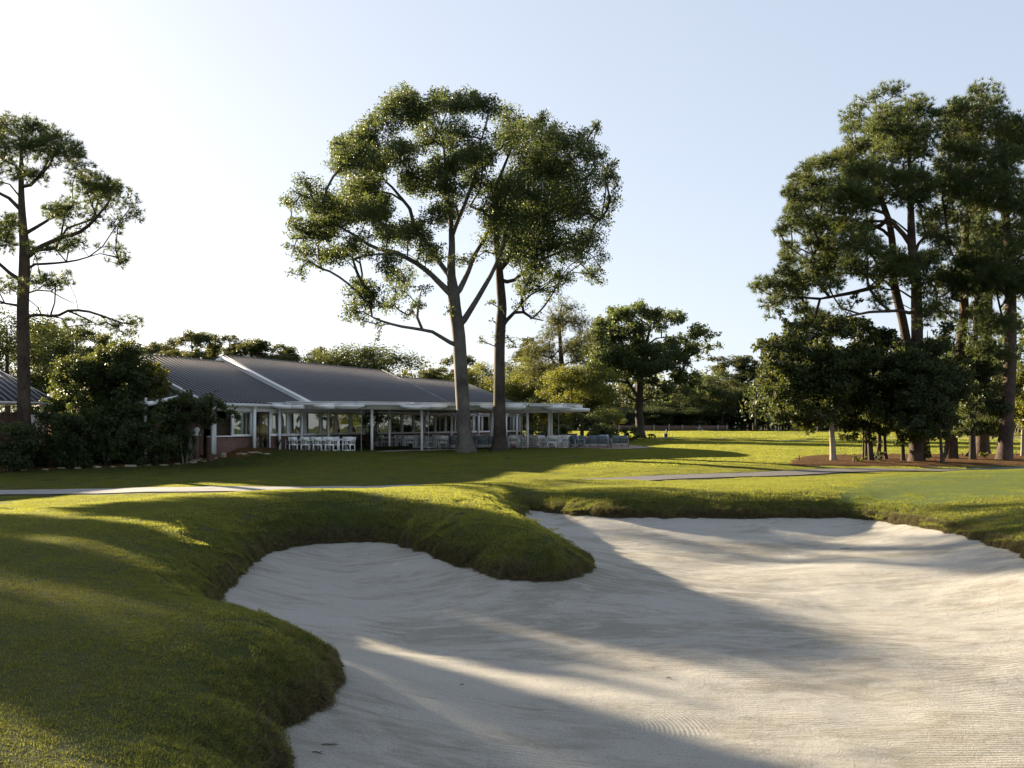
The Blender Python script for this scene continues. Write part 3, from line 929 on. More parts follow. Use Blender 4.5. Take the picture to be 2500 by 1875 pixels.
def px_lobes(lst, ox, oy, sc_, Y, r, depth, cx, cy, rx, ry, copies=1.0, jit=0.15, fill=0.6):
    """blobs traced on the photograph -> places in space; the depth of each is drawn inside the crown's ellipsoid"""
    T, R = [], []
    for (zx, zy, zr) in lst:
        px, py, pr = ox+zx*sc_, oy+zy*sc_, zr*sc_
        e = 1-((px-cx)/rx)**2-((py-cy)/ry)**2
        half = depth*math.sqrt(max(e, 0.04))
        k = 1+(r.random() < copies*max(e, 0)) + (r.random() < (copies-1)*max(e, 0))
        for j in range(k):
            y = Y+half*(r.uniform(-1, 1) if k == 1 else (-0.9+1.8*(j+r.random()*0.8)/k))
            q = P(px+r.normal()*pr*jit*(j > 0), py+r.normal()*pr*jit*(j > 0), y)
            T.append(q); R.append(pr*y/F)
    if fill:
        A = np.array(T); n0 = len(T)
        for i in range(n0):
            d = np.linalg.norm(A-A[i], axis=1); d[i] = 99
            for j in np.argsort(d)[:2]:
                if r.random() < fill: T.append((A[i]+A[j])/2+r.normal(size=3)*.15); R.append(min(R[i], R[j])*r.uniform(.45, .75))
    return np.array(T), np.array(R)

# ---------------- the two tall oaks in front of the terrace
S_ = 900/2133.0
lobA = [(790,110,95),(690,230,110),(880,200,100),(1030,130,90),(1170,110,90),(1290,150,90),(560,340,100),(460,380,85),(450,480,90),(620,450,110),(560,620,120),(780,400,100),(960,330,110),(1100,300,110),
 (870,560,100),(1020,520,100),(1130,450,90),(250,610,80),(200,560,50),(160,700,70),(330,700,100),(180,850,80),(300,850,100),(450,760,110),(620,730,110),(160,960,60),(270,1000,90),(400,1010,80),(200,1110,50),
 (500,950,80),(700,1050,90),(780,1130,90),(900,1200,55),(860,880,100),(950,980,80),(700,880,80),(1000,760,90),(1060,640,90),(560,1180,70),(620,1250,90),(520,1330,80),(740,1290,70),(800,1210,60),
 (640,1400,45),(650,1480,32),(820,1350,45),(880,1290,45),(1050,1320,40),(1150,1030,50),(700,130,50),(850,90,45),(1190,70,45),(430,330,45),(600,220,55),(1230,420,80),(1240,330,70),(1190,560,70),(120,690,40),(140,1100,35),(470,1230,45)]
lobB = [(1400,200,100),(1420,330,120),(1530,260,90),(1610,200,50),(1650,330,110),(1800,360,100),(1880,290,60),(1900,430,80),(1960,560,80),(1850,560,110),(1990,680,60),(1700,520,130),(1560,480,130),(1450,620,130),
 (1620,680,130),(1780,720,130),(1930,800,70),(1860,900,90),(1930,1000,70),(1880,1110,70),(1940,1160,38),(1760,960,110),(1600,900,130),(1420,820,140),(1320,760,100),(1300,920,90),(1440,980,110),(1560,1080,100),
 (1700,1120,80),(1660,1220,60),(1500,1180,80),(1480,1280,60),(1300,1280,40),(1560,1350,45),(1240,600,90),(1250,450,90),(1340,1480,45),(1250,1500,38),(1420,1500,38),(1180,720,60),(1220,1010,45),
 (1350,640,110),(1500,760,110),(1910,250,35),(2030,600,40),(2000,480,45)]
r = np.random.default_rng(11)
YA, YB = 60.5, 62.0
def zp(zx, zy, Y): return P(650+zx*S_, 200+zy*S_, Y)
sk = Skel()
bA = P(1138, 1104, YA)
tA = [bA+np.array([0,0,-.3]), P(1136,1085,YA), P(1132,1030,YA), zp(1120,1560,YA), zp(1112,1440,YA), zp(1092,1320,YA), zp(1085,1230,YA), zp(1068,1110,YA), zp(1075,960,YA-.3), zp(1072,840,YA), zp(1055,690,YA+.3), zp(1035,520,YA+.2), zp(1030,400,YA), zp(1010,260,YA)]
sk.poly(tA, [.55,.46,.42,.41,.40,.38,.36,.27,.20,.16,.12,.09,.06,.03])
def limb(sk, pts, rad): sk.poly(pts, rad, sk.nearest(np.array(pts[0])))
limb(sk, [zp(1112,1420,YA), zp(1150,1370,YA-.1), zp(1200,1290,YA-.5), zp(1260,1190,YA-.9), zp(1310,1100,YA-1.2), zp(1370,960,YA-1.6), zp(1400,820,YA-2)], [.26,.2,.17,.15,.13,.1,.06])
limb(sk, [zp(1092,1250,YA), zp(1120,1200,YA), zp(1160,1120,YA+.3), zp(1210,990,YA+.8), zp(1270,900,YA+1.2), zp(1330,760,YA+1.5)], [.24,.18,.15,.13,.1,.05])
limb(sk, [zp(1085,1240,YA), zp(1030,1190,YA), zp(960,1120,YA-.4), zp(890,1060,YA-.8), zp(760,990,YA-1.2), zp(620,960,YA-1.6), zp(500,880,YA-1.8), zp(330,790,YA-2)], [.24,.19,.16,.15,.12,.09,.07,.03])
limb(sk, [zp(1068,1130,YA), zp(1020,1070,YA+.3), zp(930,930,YA+.9), zp(860,850,YA+1.4), zp(830,730,YA+1.6), zp(720,600,YA+1.9), zp(600,500,YA+2)], [.2,.16,.14,.12,.1,.07,.04])
limb(sk, [zp(1110,1540,YA), zp(1060,1505,YA-.2), zp(960,1445,YA-.5), zp(880,1430,YA-.7), zp(760,1412,YA-.9), zp(640,1375,YA-1.1), zp(560,1330,YA-1.2)], [.15,.11,.09,.08,.07,.05,.03])
limb(sk, [zp(1075,900,YA), zp(1100,820,YA-.5), zp(1160,680,YA-1), zp(1220,520,YA-1.5), zp(1240,350,YA-1.7)], [.15,.12,.1,.07,.03])
T, R = px_lobes(lobA, 650, 200, S_, YA, r, 5.0, 980, 470, 330, 300, 1.05)
tn = grow(sk, T, r, up=0.3, minh=3.0)
LV = crown_leaves(r, sk, tn, T, R, per=1350, leaf=0.14, clumps=62, cr=0.3)
make_tree('oak_tree', 'tall pale-trunked oak whose broad crown leans left over the terrace roof', tuple(bA), sk, LV, M['bark_grey'], M['leaf_oak'], group='tall oaks in front of the terrace')
nleafA = len(LV[0])//4
sk = Skel()
bB = P(1222, 1101, YB)
tB = [bB+np.array([0,0,-.3]), P(1221,1080,YB), P(1219,1000,YB), P(1219,900,YB), zp(1350,1520,YB), zp(1355,1420,YB), zp(1365,1300,YB), zp(1355,1180,YB), zp(1345,1050,YB), zp(1330,900,YB), zp(1320,740,YB-.3), zp(1330,600,YB), zp(1380,480,YB+.3), zp(1440,330,YB)]
sk.poly(tB, [.46,.40,.38,.34,.33,.33,.3,.27,.22,.18,.15,.12,.08,.04])
limb(sk, [zp(1370,1440,YB), zp(1395,1370,YB-.2), zp(1440,1330,YB-.5), zp(1480,1325,YB-.8), zp(1530,1365,YB-1.1), zp(1600,1380,YB-1.4)], [.17,.13,.11,.1,.08,.04])
limb(sk, [zp(1345,1090,YB), zp(1420,1010,YB-.6), zp(1480,850,YB-1.4), zp(1620,830,YB-2), zp(1780,760,YB-2.4)], [.16,.12,.1,.07,.04])
limb(sk, [zp(1330,900,YB), zp(1420,760,YB+.8), zp(1460,560,YB+1.2), zp(1560,420,YB+1.8), zp(1700,380,YB+2)], [.14,.11,.09,.07,.03])
limb(sk, [zp(1350,1150,YB), zp(1420,1160,YB+.6), zp(1560,1040,YB+1.2), zp(1760,960,YB+1.8), zp(1850,980,YB+2)], [.12,.1,.08,.06,.03])
T, R = px_lobes(lobB, 650, 200, S_, YB, r, 4.5, 1330, 520, 230, 320, 1.15)
tn = grow(sk, T, r, up=0.25, minh=2.8)
LV = crown_leaves(r, sk, tn, T, R, per=1050, leaf=0.14, clumps=62, cr=0.3)
make_tree('oak_tree', 'tall dark-trunked oak just to the right of the pale-trunked one', tuple(bB), sk, LV, M['bark_dark'], M['leaf_oak'], group='tall oaks in front of the terrace')
print('leaves', nleafA, len(LV[0])//4)
# ---------------- the pine at the left edge of the picture
r = np.random.default_rng(21)
YP = 50.5
def lp(zx, zy, Y=YP): return P(zx*.5427, 250+zy*.5427, Y)
bP = gp(62, 1128); bP = np.array([(62-1250)*YP/F, YP, float(grass_z((62-1250)*YP/F, YP))])
sk = Skel()
sk.poly([bP-[0,0,.3], bP+[0,0,.5], lp(107,1400), lp(107,1200), lp(103,1000), lp(103,900), lp(110,760), lp(110,640), lp(100,520), lp(96,420), lp(95,300), lp(97,200), lp(98,110)],
        [.42,.36,.34,.32,.31,.3,.29,.25,.2,.16,.12,.07,.03])
for pts, rad in [
    ([lp(115,700), lp(150,670), lp(190,645,YP-.3), lp(270,610,YP-.8), lp(350,590,YP-1.2), lp(410,545,YP-1.5), lp(450,500,YP-1.8), lp(500,430,YP-2)], [.17,.14,.12,.11,.1,.08,.06,.03]),
    ([lp(108,600), lp(180,550,YP+.4), lp(250,510,YP+.8), lp(330,460,YP+1.2)], [.1,.08,.06,.03]),
    ([lp(97,400), lp(140,370,YP-.3), lp(170,340,YP-.6), lp(210,280,YP-.9), lp(230,240,YP-1)], [.1,.08,.07,.05,.03]),
    ([lp(112,730), lp(230,725,YP-.6), lp(330,715,YP-1), lp(450,680,YP-1.4)], [.07,.05,.04,.02]),
    ([lp(108,810), lp(85,795,YP-.1), lp(40,765,YP-.4), lp(0,725,YP-.8), lp(-80,680,YP-1.3)], [.12,.1,.09,.08,.04]),
    ([lp(100,490), lp(40,430,YP+.5), lp(-20,400,YP+.9), lp(-100,330,YP+1.3)], [.12,.09,.07,.04]),
    ([lp(105,965), lp(140,958,YP-.2), lp(180,955,YP-.5), lp(250,965,YP-1), lp(310,935,YP-1.4), lp(380,935,YP-1.7), lp(460,960,YP-2), lp(540,990,YP-2.2), lp(600,1000,YP-2.4)], [.1,.08,.075,.07,.065,.06,.05,.035,.02]),
    ([lp(310,937,YP-1.4), lp(370,965,YP-1.2), lp(440,1000,YP-1.0)], [.045,.035,.02]),
    ([lp(104,925), lp(80,918), lp(40,903,YP+.5), lp(-20,905,YP+1)], [.08,.06,.05,.03]),
    ([lp(104,845), lp(220,845,YP+.6), lp(280,880,YP+.9), lp(335,905,YP+1)], [.05,.035,.025,.015])]:
    limb(sk, pts, rad)
lobP = [(30,110,60),(100,100,60),(170,120,60),(60,190,70),(150,200,70),(230,170,60),(280,165,40),(230,240,60),(310,240,50),(350,250,30),(340,205,32),(20,260,50),(400,320,60),(340,330,40),(440,380,60),(500,390,55),
 (550,430,60),(480,470,60),(590,470,50),(600,510,35),(390,400,60),(330,460,50),(290,510,50),(240,490,40),(420,520,40),(530,560,36),(615,520,25),(310,640,45),(360,640,30),(250,660,30),(570,690,30),(520,660,28),(540,730,18),
 (460,650,25),(30,560,60),(60,540,40),(20,600,40),(130,640,22),(160,690,22),(30,640,40),(20,820,50),(50,840,28),(160,810,36),(220,800,45),(250,820,36),(300,770,22),(310,810,18),(330,980,35),(380,1000,30),
 (430,1000,38),(480,990,30),(560,990,42),(600,1000,32),(540,1030,36),(590,1050,18),(620,970,18),(300,1010,18),(120,330,40),(60,320,35),(180,330,40),
 (-60,120,60),(-120,200,60),(-150,300,60),(-200,400,60),(-120,450,60),(-60,350,50),(-250,500,60),(-180,600,50),(-80,620,50),(-140,750,50),(-80,860,40),(-30,200,60),(-60,900,30)]
T, R = px_lobes(lobP, 0, 250, .5427, YP, r, 3.6, 60, 480, 330, 330, 1.1)
tn = grow(sk, T, r, up=0.1, minh=4.5, wl=0.2)
LV = crown_needles(r, sk, tn, T, R*1.05, per=95, n=15, length=0.3, width=0.024)
make_tree('pine_tree', 'open-crowned pine at the left edge with a long low bough reaching right', tuple(bP), sk, LV, M['bark_pine'], M['needle'], base_flare=0.25, tip=0.009)

# ---------------- the grove on the mulch island at the right
def tree_px(lobes, sp, Y, depth, ell, trunks, kind, label, bark, leafm, seed, name='pine_tree', per=60, copies=1.0, limbs=(), minh=3.0, leaf=0.2, up=0.15, clumps=12, group=None, flr=0.35, nlen=0.3, n=13, wl=0.3):
    """trunks: list of ([(px, v, dY)], [radius]); sp = (ox, oy, scale) of the blobs"""
    r = np.random.default_rng(seed)
    sk = Skel(); root = None
    for pts, rad in trunks:
        q = [P(a, b, Y+c) for a, b, c in pts]
        g = float(grass_z(q[0][0], q[0][1])); q[0][2] = g-0.25
        if root is None: root = np.array([q[0][0], q[0][1], g])
        sk.poly(q, rad)
    for pts, rad in limbs:
        q = [P(a, b, Y+c) for a, b, c in pts]
        limb(sk, q, rad)
    T, R = px_lobes(lobes, *sp, Y, r, depth, *ell, copies)
    tn = grow(sk, T, r, up=up, minh=minh, wl=wl)
    if kind == 'pine':
        LV = crown_needles(r, sk, tn, T, R, per=per, n=n, length=nlen, width=0.032)
    else:
        LV = crown_leaves(r, sk, tn, T, R, per=per, leaf=leaf, clumps=clumps*2, cr=0.36)
    return make_tree(name, label, tuple(root), sk, LV, bark, leafm, base_flare=flr, fh=0.8, tip=0.010, group=group)
c2 = (1800, 180, .3165); c3 = (1800, 600, .3165)
def both(a, b):
    """blobs of both crops -> photograph pixels"""
    return [(1800+x*.3165, 180+y*.3165, q*.3165) for x, y, q in a]+[(1800+x*.3165, 600+y*.3165, q*.3165) for x, y, q in b]
pxs = (0, 0, 1.0)
GR = 'pines of the island grove'
tree_px(both([(1160,130,70),(1260,120,60),(1060,180,60),(960,220,60),(850,330,60),(900,300,70),(960,360,80),(830,430,36),(900,420,60),(1050,560,100),(900,560,90),(850,640,90),(780,640,45),(700,700,80),(600,700,70),
 (520,720,45),(480,800,70),(560,850,90),(700,850,90),(400,900,42),(380,930,34),(480,960,90),(620,980,100),(440,1060,60),(560,1150,90),(400,1160,85),(330,1230,42),(680,1200,100),(700,1330,90),(560,1300,60),(420,1350,66),
 (360,1400,34),(400,1440,56),(560,1450,90),(720,1450,90),(330,1530,42),(420,1550,56),(200,1600,56),(140,1640,34),(280,1640,46),(500,1600,90),(880,760,100),(820,1180,90)],
 [(250,300,76),(150,320,44),(400,330,90),(550,250,100),(300,440,76),(200,450,44),(250,560,32),(480,500,80),(600,550,80),(700,200,90)]),
 pxs, 58, 4.0, (2020,560,200,330), [([(2258,1114,0),(2252,1000,0),(2215,840,0),(2202,774,0),(2190,727,0),(2180,680,0),(2180,600,0),(2172,544,0),(2150,480,0),(2130,380,0),(2140,260,0)], [.34,.3,.28,.27,.26,.25,.22,.19,.15,.1,.04])],
 'pine', 'island pine whose trunk leans left, its boughs hanging lowest on the left side', M['bark_pine'], M['needle'], 31, per=125, copies=1.9, group=GR,
 limbs=[([(2170,544,0),(2120,560,-.5),(2060,600,-1),(1990,640,-1.5),(1920,670,-2)],[.14,.12,.1,.07,.03]), ([(2180,640,0),(2140,700,-.4),(2080,715,-.9),(2000,730,-1.4),(1900,720,-1.8)],[.13,.11,.09,.07,.03])])
tree_px(both([(1350,250,100),(1450,280,90),(1250,280,90),(1130,300,80),(1530,320,56),(1200,420,110),(1350,420,120),(1480,450,90),(1060,430,90),(1180,600,120),(1330,600,120),(1450,600,70),(1000,720,110),(1150,800,120),
 (1300,800,100),(1420,780,60),(780,920,110),(950,900,120),(780,1060,110),(950,1020,110),(1100,950,80),(1280,950,90),(960,1200,90),(1000,1320,90),(850,1330,100),(900,1460,100),(1100,1400,90),(1250,1450,110),(1400,1430,90),
 (1500,1420,70),(700,1620,90),(1150,1530,90),(1420,950,70),(1500,880,80),(1440,1180,60),(880,780,90)],
 [(900,150,90),(1000,240,60),(1300,220,90),(1450,300,100),(1100,440,80),(800,480,70),(1420,600,60),(1500,500,90),(700,680,90),(500,650,80),(1200,1000,100),(1350,950,60),(1150,1130,90)]),
 pxs, 54.5, 4.0, (2180,520,220,330), [([(2237,1126,0),(2238,1000,0),(2240,870,0),(2238,758,0),(2237,680,0),(2226,600,0),(2224,530,0),(2222,420,0),(2215,320,0),(2220,250,0)], [.40,.36,.34,.32,.29,.25,.2,.13,.07,.03])],
 'pine', 'thick straight island pine at the near edge of the mulch, left of the red marker', M['bark_pine'], M['needle'], 32, per=120, copies=1.9, group=GR,
 limbs=[([(2222,590,0),(2190,555,-.5),(2160,520,-.9),(2090,500,-1.5),(2020,480,-2)],[.14,.12,.1,.07,.03]), ([(2224,560,0),(2200,552,.5),(2180,535,.8)],[.07,.05,.03]),
        ([(2238,770,0),(2200,758,-.6),(2120,762,-1.2),(2060,775,-1.8),(2000,790,-2.2)],[.09,.08,.07,.05,.03]), ([(2230,620,0),(2250,580,-.4),(2290,560,-1),(2330,520,-1.4)],[.1,.08,.06,.03])])
tree_px(both([(1900,130,90),(2000,130,45),(1830,130,36),(2030,220,56),(1690,240,66),(1760,290,100),(1660,330,70),(1900,280,90),(1600,300,36),(1620,420,80),(1750,430,110),(1900,450,110),(1600,560,60),(1700,600,110),(1850,620,120),
 (1560,700,56),(1650,760,110),(1800,800,120),(1580,880,90),(1700,940,110),(1850,980,110),(1600,1050,90),(1500,1120,70),(1720,1130,90),(1500,1250,80),(1650,1280,80),(1800,1350,80),(1550,1400,60),(1700,1480,90),(1600,1600,90),(1750,1620,100)],
 [(1600,300,100),(1750,330,90),(1600,750,80),(1700,850,90),(1500,900,70),(1620,520,80)]),
 pxs, 57, 4.0, (2340,480,130,330), [([(2322,1122,0),(2326,1000,0),(2345,850,0),(2354,760,0),(2352,680,0),(2358,560,0),(2370,450,0),(2385,330,0),(2395,220,0)], [.36,.31,.29,.27,.25,.2,.14,.08,.03])],
 'pine', 'island pine right of the red marker, the tallest top of the grove', M['bark_pine'], M['needle'], 33, per=120, copies=1.9, group=GR)
tree_px(both([(1990,330,90),(2100,390,80),(2180,350,60),(2050,480,110),(2180,500,90),(2000,640,120),(2150,650,100),(1950,820,120),(2100,840,120),(2000,1000,110),(2150,1020,100),(1900,1180,80),(2050,1180,90),(2180,1200,70),
 (1950,1320,90),(2080,1350,90),(2200,1340,80),(1850,1460,100),(2000,1480,100),(2150,1500,90),(1950,1620,90),(2250,420,90),(2280,560,100),(2300,750,110),(2280,950,100),(2280,1150,90)],
 [(1900,250,100),(2050,230,100),(2150,350,90),(1950,600,90),(2100,600,90),(1950,800,100),(2100,850,90),(1900,1100,110),(1800,1250,100),(1950,1300,80),(2250,300,90),(2270,700,90)]),
 pxs, 56, 4.0, (2440,560,130,330), [([(2452,1119,0),(2460,1000,0),(2466,900,0),(2468,760,0),(2462,600,0),(2450,480,0),(2440,380,0),(2440,300,0)], [.43,.37,.35,.32,.27,.19,.1,.04])],
 'pine', 'thickest island pine near the right edge of the picture', M['bark_pine'], M['needle'], 34, per=120, copies=1.9, group=GR,
 limbs=[([(2466,860,0),(2430,700,-.5),(2460,690,-1)],[.06,.05,.03])])
tree_px([(2400,620,30),(2370,560,30),(2420,700,30),(2380,760,25),(2440,800,28),(2360,860,25),(2410,900,28),(2400,500,30)], pxs, 63, 2.5, (2400,700,80,260),
 [([(2398,1108,0),(2400,1000,0),(2408,850,0),(2412,700,0),(2405,560,0),(2400,470,0)], [.44,.39,.35,.3,.2,.06])],
 'pine', 'pinkish sunlit pine trunk standing at the back of the island, left of the thickest pine', M['bark_pine'], M['needle'], 35, per=120, copies=2, group=GR)
tree_px([(2380,700,28),(2360,640,28),(2395,760,25),(2350,800,22),(2390,860,25)], pxs, 56, 2.0, (2380,740,60,160),
 [([(2374,1119,0),(2374,1000,0),(2380,850,0),(2384,700,0),(2375,620,0)], [.2,.16,.15,.12,.04])],
 'pine', 'slender dark pine trunk between the red marker and the pinkish trunk', M['bark_dark'], M['needle'], 36, per=120, copies=2, group=GR)

GM = 'broadleaf evergreens under the island pines'
tree_px([(200,780,66),(130,790,34),(300,760,90),(300,880,110),(450,760,110),(600,800,120),(260,1000,96),(420,950,120),(600,950,130),(780,900,130),(950,850,130),(1050,750,100),(300,1120,90),(230,1060,50),(450,1100,130),(630,1100,130),
 (800,1080,130),(350,1280,90),(320,1330,44),(480,1280,110),(640,1300,100),(780,1250,110),(430,1390,44),(560,1390,56),(700,600,90),(850,650,100),(400,620,60),(330,520,46),(1000,620,80),(900,380,46),(950,420,40),(740,1380,50),(520,620,70)],
 c3, 54, 3.6, (1990,880,190,190), [([(2036,1127,0),(2031,1060,0),(2028,1020,0),(2022,960,0),(2024,880,0),(2030,800,0)], [.15,.13,.125,.11,.08,.04])],
 'leaf', 'pale-stemmed magnolia at the left tip of the mulch island', M['bark_pale'], M['leaf_mag'], 41, 'magnolia_tree', per=1150, copies=1.9, minh=2.0, leaf=0.2, group=GM)
tree_px([(900,1000,110),(1000,1100,110),(900,1200,120),(1050,1250,110),(850,1380,80),(900,1450,70),(950,1520,44),(830,1450,54),(1000,1380,90),(1150,1350,100),(1250,1250,110),(1100,900,100),(1150,700,90),(1250,850,90),(1180,1120,110),(1200,980,100),(1050,1480,50)],
 c3, 55, 3.0, (2140,950,90,140), [([(2128,1120,0),(2122,1060,0),(2116,1000,0),(2110,900,0),(2120,820,0)], [.16,.14,.12,.09,.04]), ([(2117,1118,.2),(2114,1060,.3),(2112,1000,.3),(2105,920,.2)], [.09,.08,.07,.04]), ([(2110,1116,.6),(2108,1060,.7),(2106,980,.6)], [.06,.05,.03]),
 ([(2161,1113,.9),(2159,1050,.9),(2160,980,.8),(2150,880,.6)], [.09,.08,.07,.04])],
 'leaf', 'cluster of thin stems under dark foliage, second from the left on the island', M['bark_dark'], M['leaf_mag'], 42, 'holly_tree', per=1500, copies=1.8, minh=2.0, leaf=0.17, group=GM)
tree_px([(1300,1350,110),(1280,1450,70),(1230,1530,36),(1400,1200,130),(1450,1400,100),(1550,1250,120),(1600,1400,90),(1500,1100,120),(1600,650,80),(1650,600,56),(1600,1000,120),(1700,1100,120),(1600,1470,50),(1550,780,90),(1380,1470,60),(1700,950,110),(1280,750,90),(1350,850,110),(1250,950,110),(1380,1050,110),(1420,800,90),(1330,1180,110),(1480,950,100)],
 c3, 53.6, 2.2, (2260,950,100,150), [([(2205,1112,1.5),(2203,1050,1.4),(2205,960,1),(2220,880,.5)], [.1,.085,.07,.04]), ([(2302,1131,-1),(2297,1080,-1),(2293,1030,-.8),(2290,950,-.4)], [.1,.07,.06,.03]), ([(2302,1125,-1),(2308,1090,-1),(2312,1060,-.8),(2318,1000,-.6)], [.05,.05,.04,.03]),
 ([(2150,1108,3),(2147,1060,3),(2145,1000,2.5),(2170,900,1.5)], [.13,.11,.09,.05])],
 'leaf', 'dark shrubby tree with forked low stems standing around the red marker', M['bark_dark'], M['leaf_dark'], 43, 'holly_tree', per=1500, copies=1.8, minh=2.0, leaf=0.16, group=GM)
tree_px([(1750,1400,90),(1850,1400,90),(1950,1400,76),(2000,1250,90),(2050,1100,100),(1850,1200,110),(1800,1050,100),(1950,950,100),(2050,1380,60),(1800,900,90)],
 c3, 57.5, 3.0, (2400,980,90,120), [([(2435,1119,0),(2436,1080,0),(2444,1050,0),(2440,980,0),(2430,900,0)], [.06,.055,.05,.05,.03]), ([(2372,1112,1.4),(2376,1050,1.4),(2390,960,1)], [.07,.06,.04])],
 'leaf', 'dark evergreen with a thin curved stem left of the thickest pine', M['bark_dark'], M['leaf_dark'], 44, 'holly_tree', per=1500, copies=1.8, minh=2.0, leaf=0.16, group=GM)
tree_px([(2180,1100,90),(2150,1250,50),(2190,1340,60),(2200,1000,90),(2160,1450,30),(2260,1200,110),(2280,1350,90)],
 c3, 60, 3.0, (2495,980,70,120), [([(2496,1112,0),(2497,1060,0),(2500,980,0),(2505,880,0)], [.11,.095,.08,.04])],
 'leaf', 'pale thin-stemmed tree cut by the right edge of the picture', M['bark_pale'], M['leaf_light'], 45, 'young_tree', per=1200, copies=1.5, minh=2.0, leaf=0.15, group=GM)
# ------------------------------------------------------------------ the clubhouse
# every wing is laid out along U (away from the camera) and W (towards the lawn)
U = np.array([0.394, 0.919, 0.0]); W = np.array([0.919, -0.394, 0.0])
RZ = math.atan2(U[1], U[0])
O0 = np.array([-18.8, 64.8, 0.0])          # peak of the middle wing's near gable, on plan
club = empty('clubhouse', O0, 0, 'long low clubhouse with charcoal metal roofs, brick base and a row of tall windows', 'clubhouse')
def Q_(s, w_, z):                           # local coordinates -> relative to the clubhouse root
    return U*s+W*w_+np.array([0, 0, z])
def seam_mesh(p0, p1, wd=0.06, ht=0.055):
    """one standing seam from p0 to p1, origin at p0"""
    m = MB(); d = np.array(p1)-np.array(p0)
    n = np.cross(U, d); n /= np.linalg.norm(n)
    if n[2] < 0: n = -n
    m.bar(n*ht*0.5, d+n*ht*0.5, wd, ht, up=n)
    return m.build('seam', M['seam'], link=False)
def wing_roof(s0, s1, zr, ze, wf, wb=7.0, label=None, th=0.16, seam_step=0.42, parent=club):
    """gabled roof from s0 to s1; ridge at height zr, front eave at distance wf and height ze"""
    m = MB()
    r0, r1 = Q_(s0, 0, zr), Q_(s1, 0, zr)
    e0, e1 = Q_(s0, wf, ze), Q_(s1, wf, ze)
    b0, b1 = Q_(s0, -wb, zr-(zr-ze)*wb/wf), Q_(s1, -wb, zr-(zr-ze)*wb/wf)
    dz = np.array([0, 0, th])
    v = [r0, r1, e1, e0, b1, b0, r0-dz, r1-dz, e1-dz, e0-dz, b1-dz, b0-dz]
    f = [(0,3,2,1),(0,1,4,5),(6,7,8,9),(6,11,10,7),(3,9,8,2),(5,4,10,11),(0,6,9,3),(1,2,8,7),(0,5,11,6),(1,7,10,4)]
    m.add(v, f)
    roof = m.build('roof', M['metal_roof'], parent)
    n = int((s1-s0)/seam_step)
    me = seam_mesh(Q_(0, 0, zr), Q_(0, wf, ze))
    for i in range(n+1):
        o = bpy.data.objects.new('seam', me); C.objects.link(o); o.parent = roof
        o.location = tuple(Q_(s0+0.04+i*(s1-s0-0.08)/n, 0.0, zr+0.003))
    m = MB(); m.bar(r0+[0,0,.03], r1+[0,0,.03], 0.3, 0.05); m.build('ridge_cap', M['seam'], roof)
    return roof
def rake(s, zr, ze, wf, wb, ht=0.30, inset=0.0, sign=-1):
    """white rake boards with a soffit behind, on the gable at s"""
    m = MB()
    for a, b_, ze_ in ((0, wf, ze), (0, -wb, zr-(zr-ze)*wb/wf)):
        p = Q_(s+sign*0.04, a, zr-0.04-ht/2); q = Q_(s+sign*0.04, b_, ze_-0.04-ht/2)
        m.bar(p, q, 0.05, ht)
        p = Q_(s+sign*0.09, a, zr-0.04-ht*0.22); q = Q_(s+sign*0.09, b_, ze_-0.04-ht*0.22)
        m.bar(p, q, 0.05, ht*0.4)
    return m.build('rake_board', M['white'], club)
# left wing
S1a, S1b = -9.1, 4.0
wing_roof(S1a, S1b, 5.76, 2.92, 6.5, 6.5)
rake(S1a, 5.76, 2.92, 6.5, 6.5)
# middle wing
wing_roof(0.0, 19.9, 6.18, 3.1, 7.0, 7.0)
rake(0.0, 6.18, 3.1, 7.0, 7.0, 0.42)
# far wing
wing_roof(19.9, 36.0, 5.79, 3.1, 7.0, 7.0, seam_step=0.6)
m = MB(); m.bar(Q_(19.97, 0.1, 6.24), Q_(19.97, 7.0, 3.17), 0.12, 0.08); m.build('rake_cap', M['seam'], club)
# gutters along the front eaves
for a, b_, w_, z in ((S1a, 0.0, 6.55, 2.82), (0.0, 19.9, 7.05, 3.0), (19.9, 36.0, 7.05, 3.0)):
    m = MB(); m.bar(Q_(a, w_, z), Q_(b_, w_, z), 0.12, 0.14); m.bar(Q_(a, w_+0.05, z+0.06), Q_(b_, w_+0.05, z+0.06), 0.08, 0.03)
    m.build('gutter', M['white'], club)
# soffits
for a, b_, w1, z in ((S1a, 0.0, 6.48, 2.72), (0.0, 36.0, 6.98, 2.86)):
    m = MB(); m.bar(Q_(a+.05, (w1+5.5)/2, z), Q_(b_-.05, (w1+5.5)/2, z), w1-5.5, 0.04); m.build('soffit', M['soffit'], club)
# gable walls
def gable_wall(s, zr, ze, wf, wb, zb, mat, th=0.12):
    k = (zr-ze)/wf
    pts = [(-wb+.5, zb), (wf-.9, zb), (wf-.9, zr-k*(wf-.9)-.25), (0, zr-.25), (-wb+.5, zr-k*(wb-.5)-.25)]
    n = len(pts)
    v = [Q_(s-th/2, a, b_) for a, b_ in pts]+[Q_(s+th/2, a, b_) for a, b_ in pts]
    f4 = [(i, (i+1) % n, n+(i+1) % n, n+i) for i in range(n)]
    f3 = [(0,2,1),(0,3,2),(0,4,3),(n+0,n+1,n+2),(n+0,n+2,n+3),(n+0,n+3,n+4)]
    m = MB(); m.add(v, f4, f3); return m.build('gable_wall', mat, club)
gable_wall(S1a+0.6, 5.76, 2.92, 6.5, 6.5, 0.0, M['brown_siding'])
gable_wall(0.25, 6.18, 3.1, 7.0, 7.0, 0.2, M['soffit'])
gable_wall(35.6, 5.79, 3.1, 7.0, 7.0, 0.0, M['soffit'])
# back wall, so that no light falls through
m = MB(); m.bar(Q_(S1a+.6, -6.0, 1.5), Q_(35.6, -6.0, 1.5), 0.15, 3.0); m.build('back_wall', M['brick'], club)
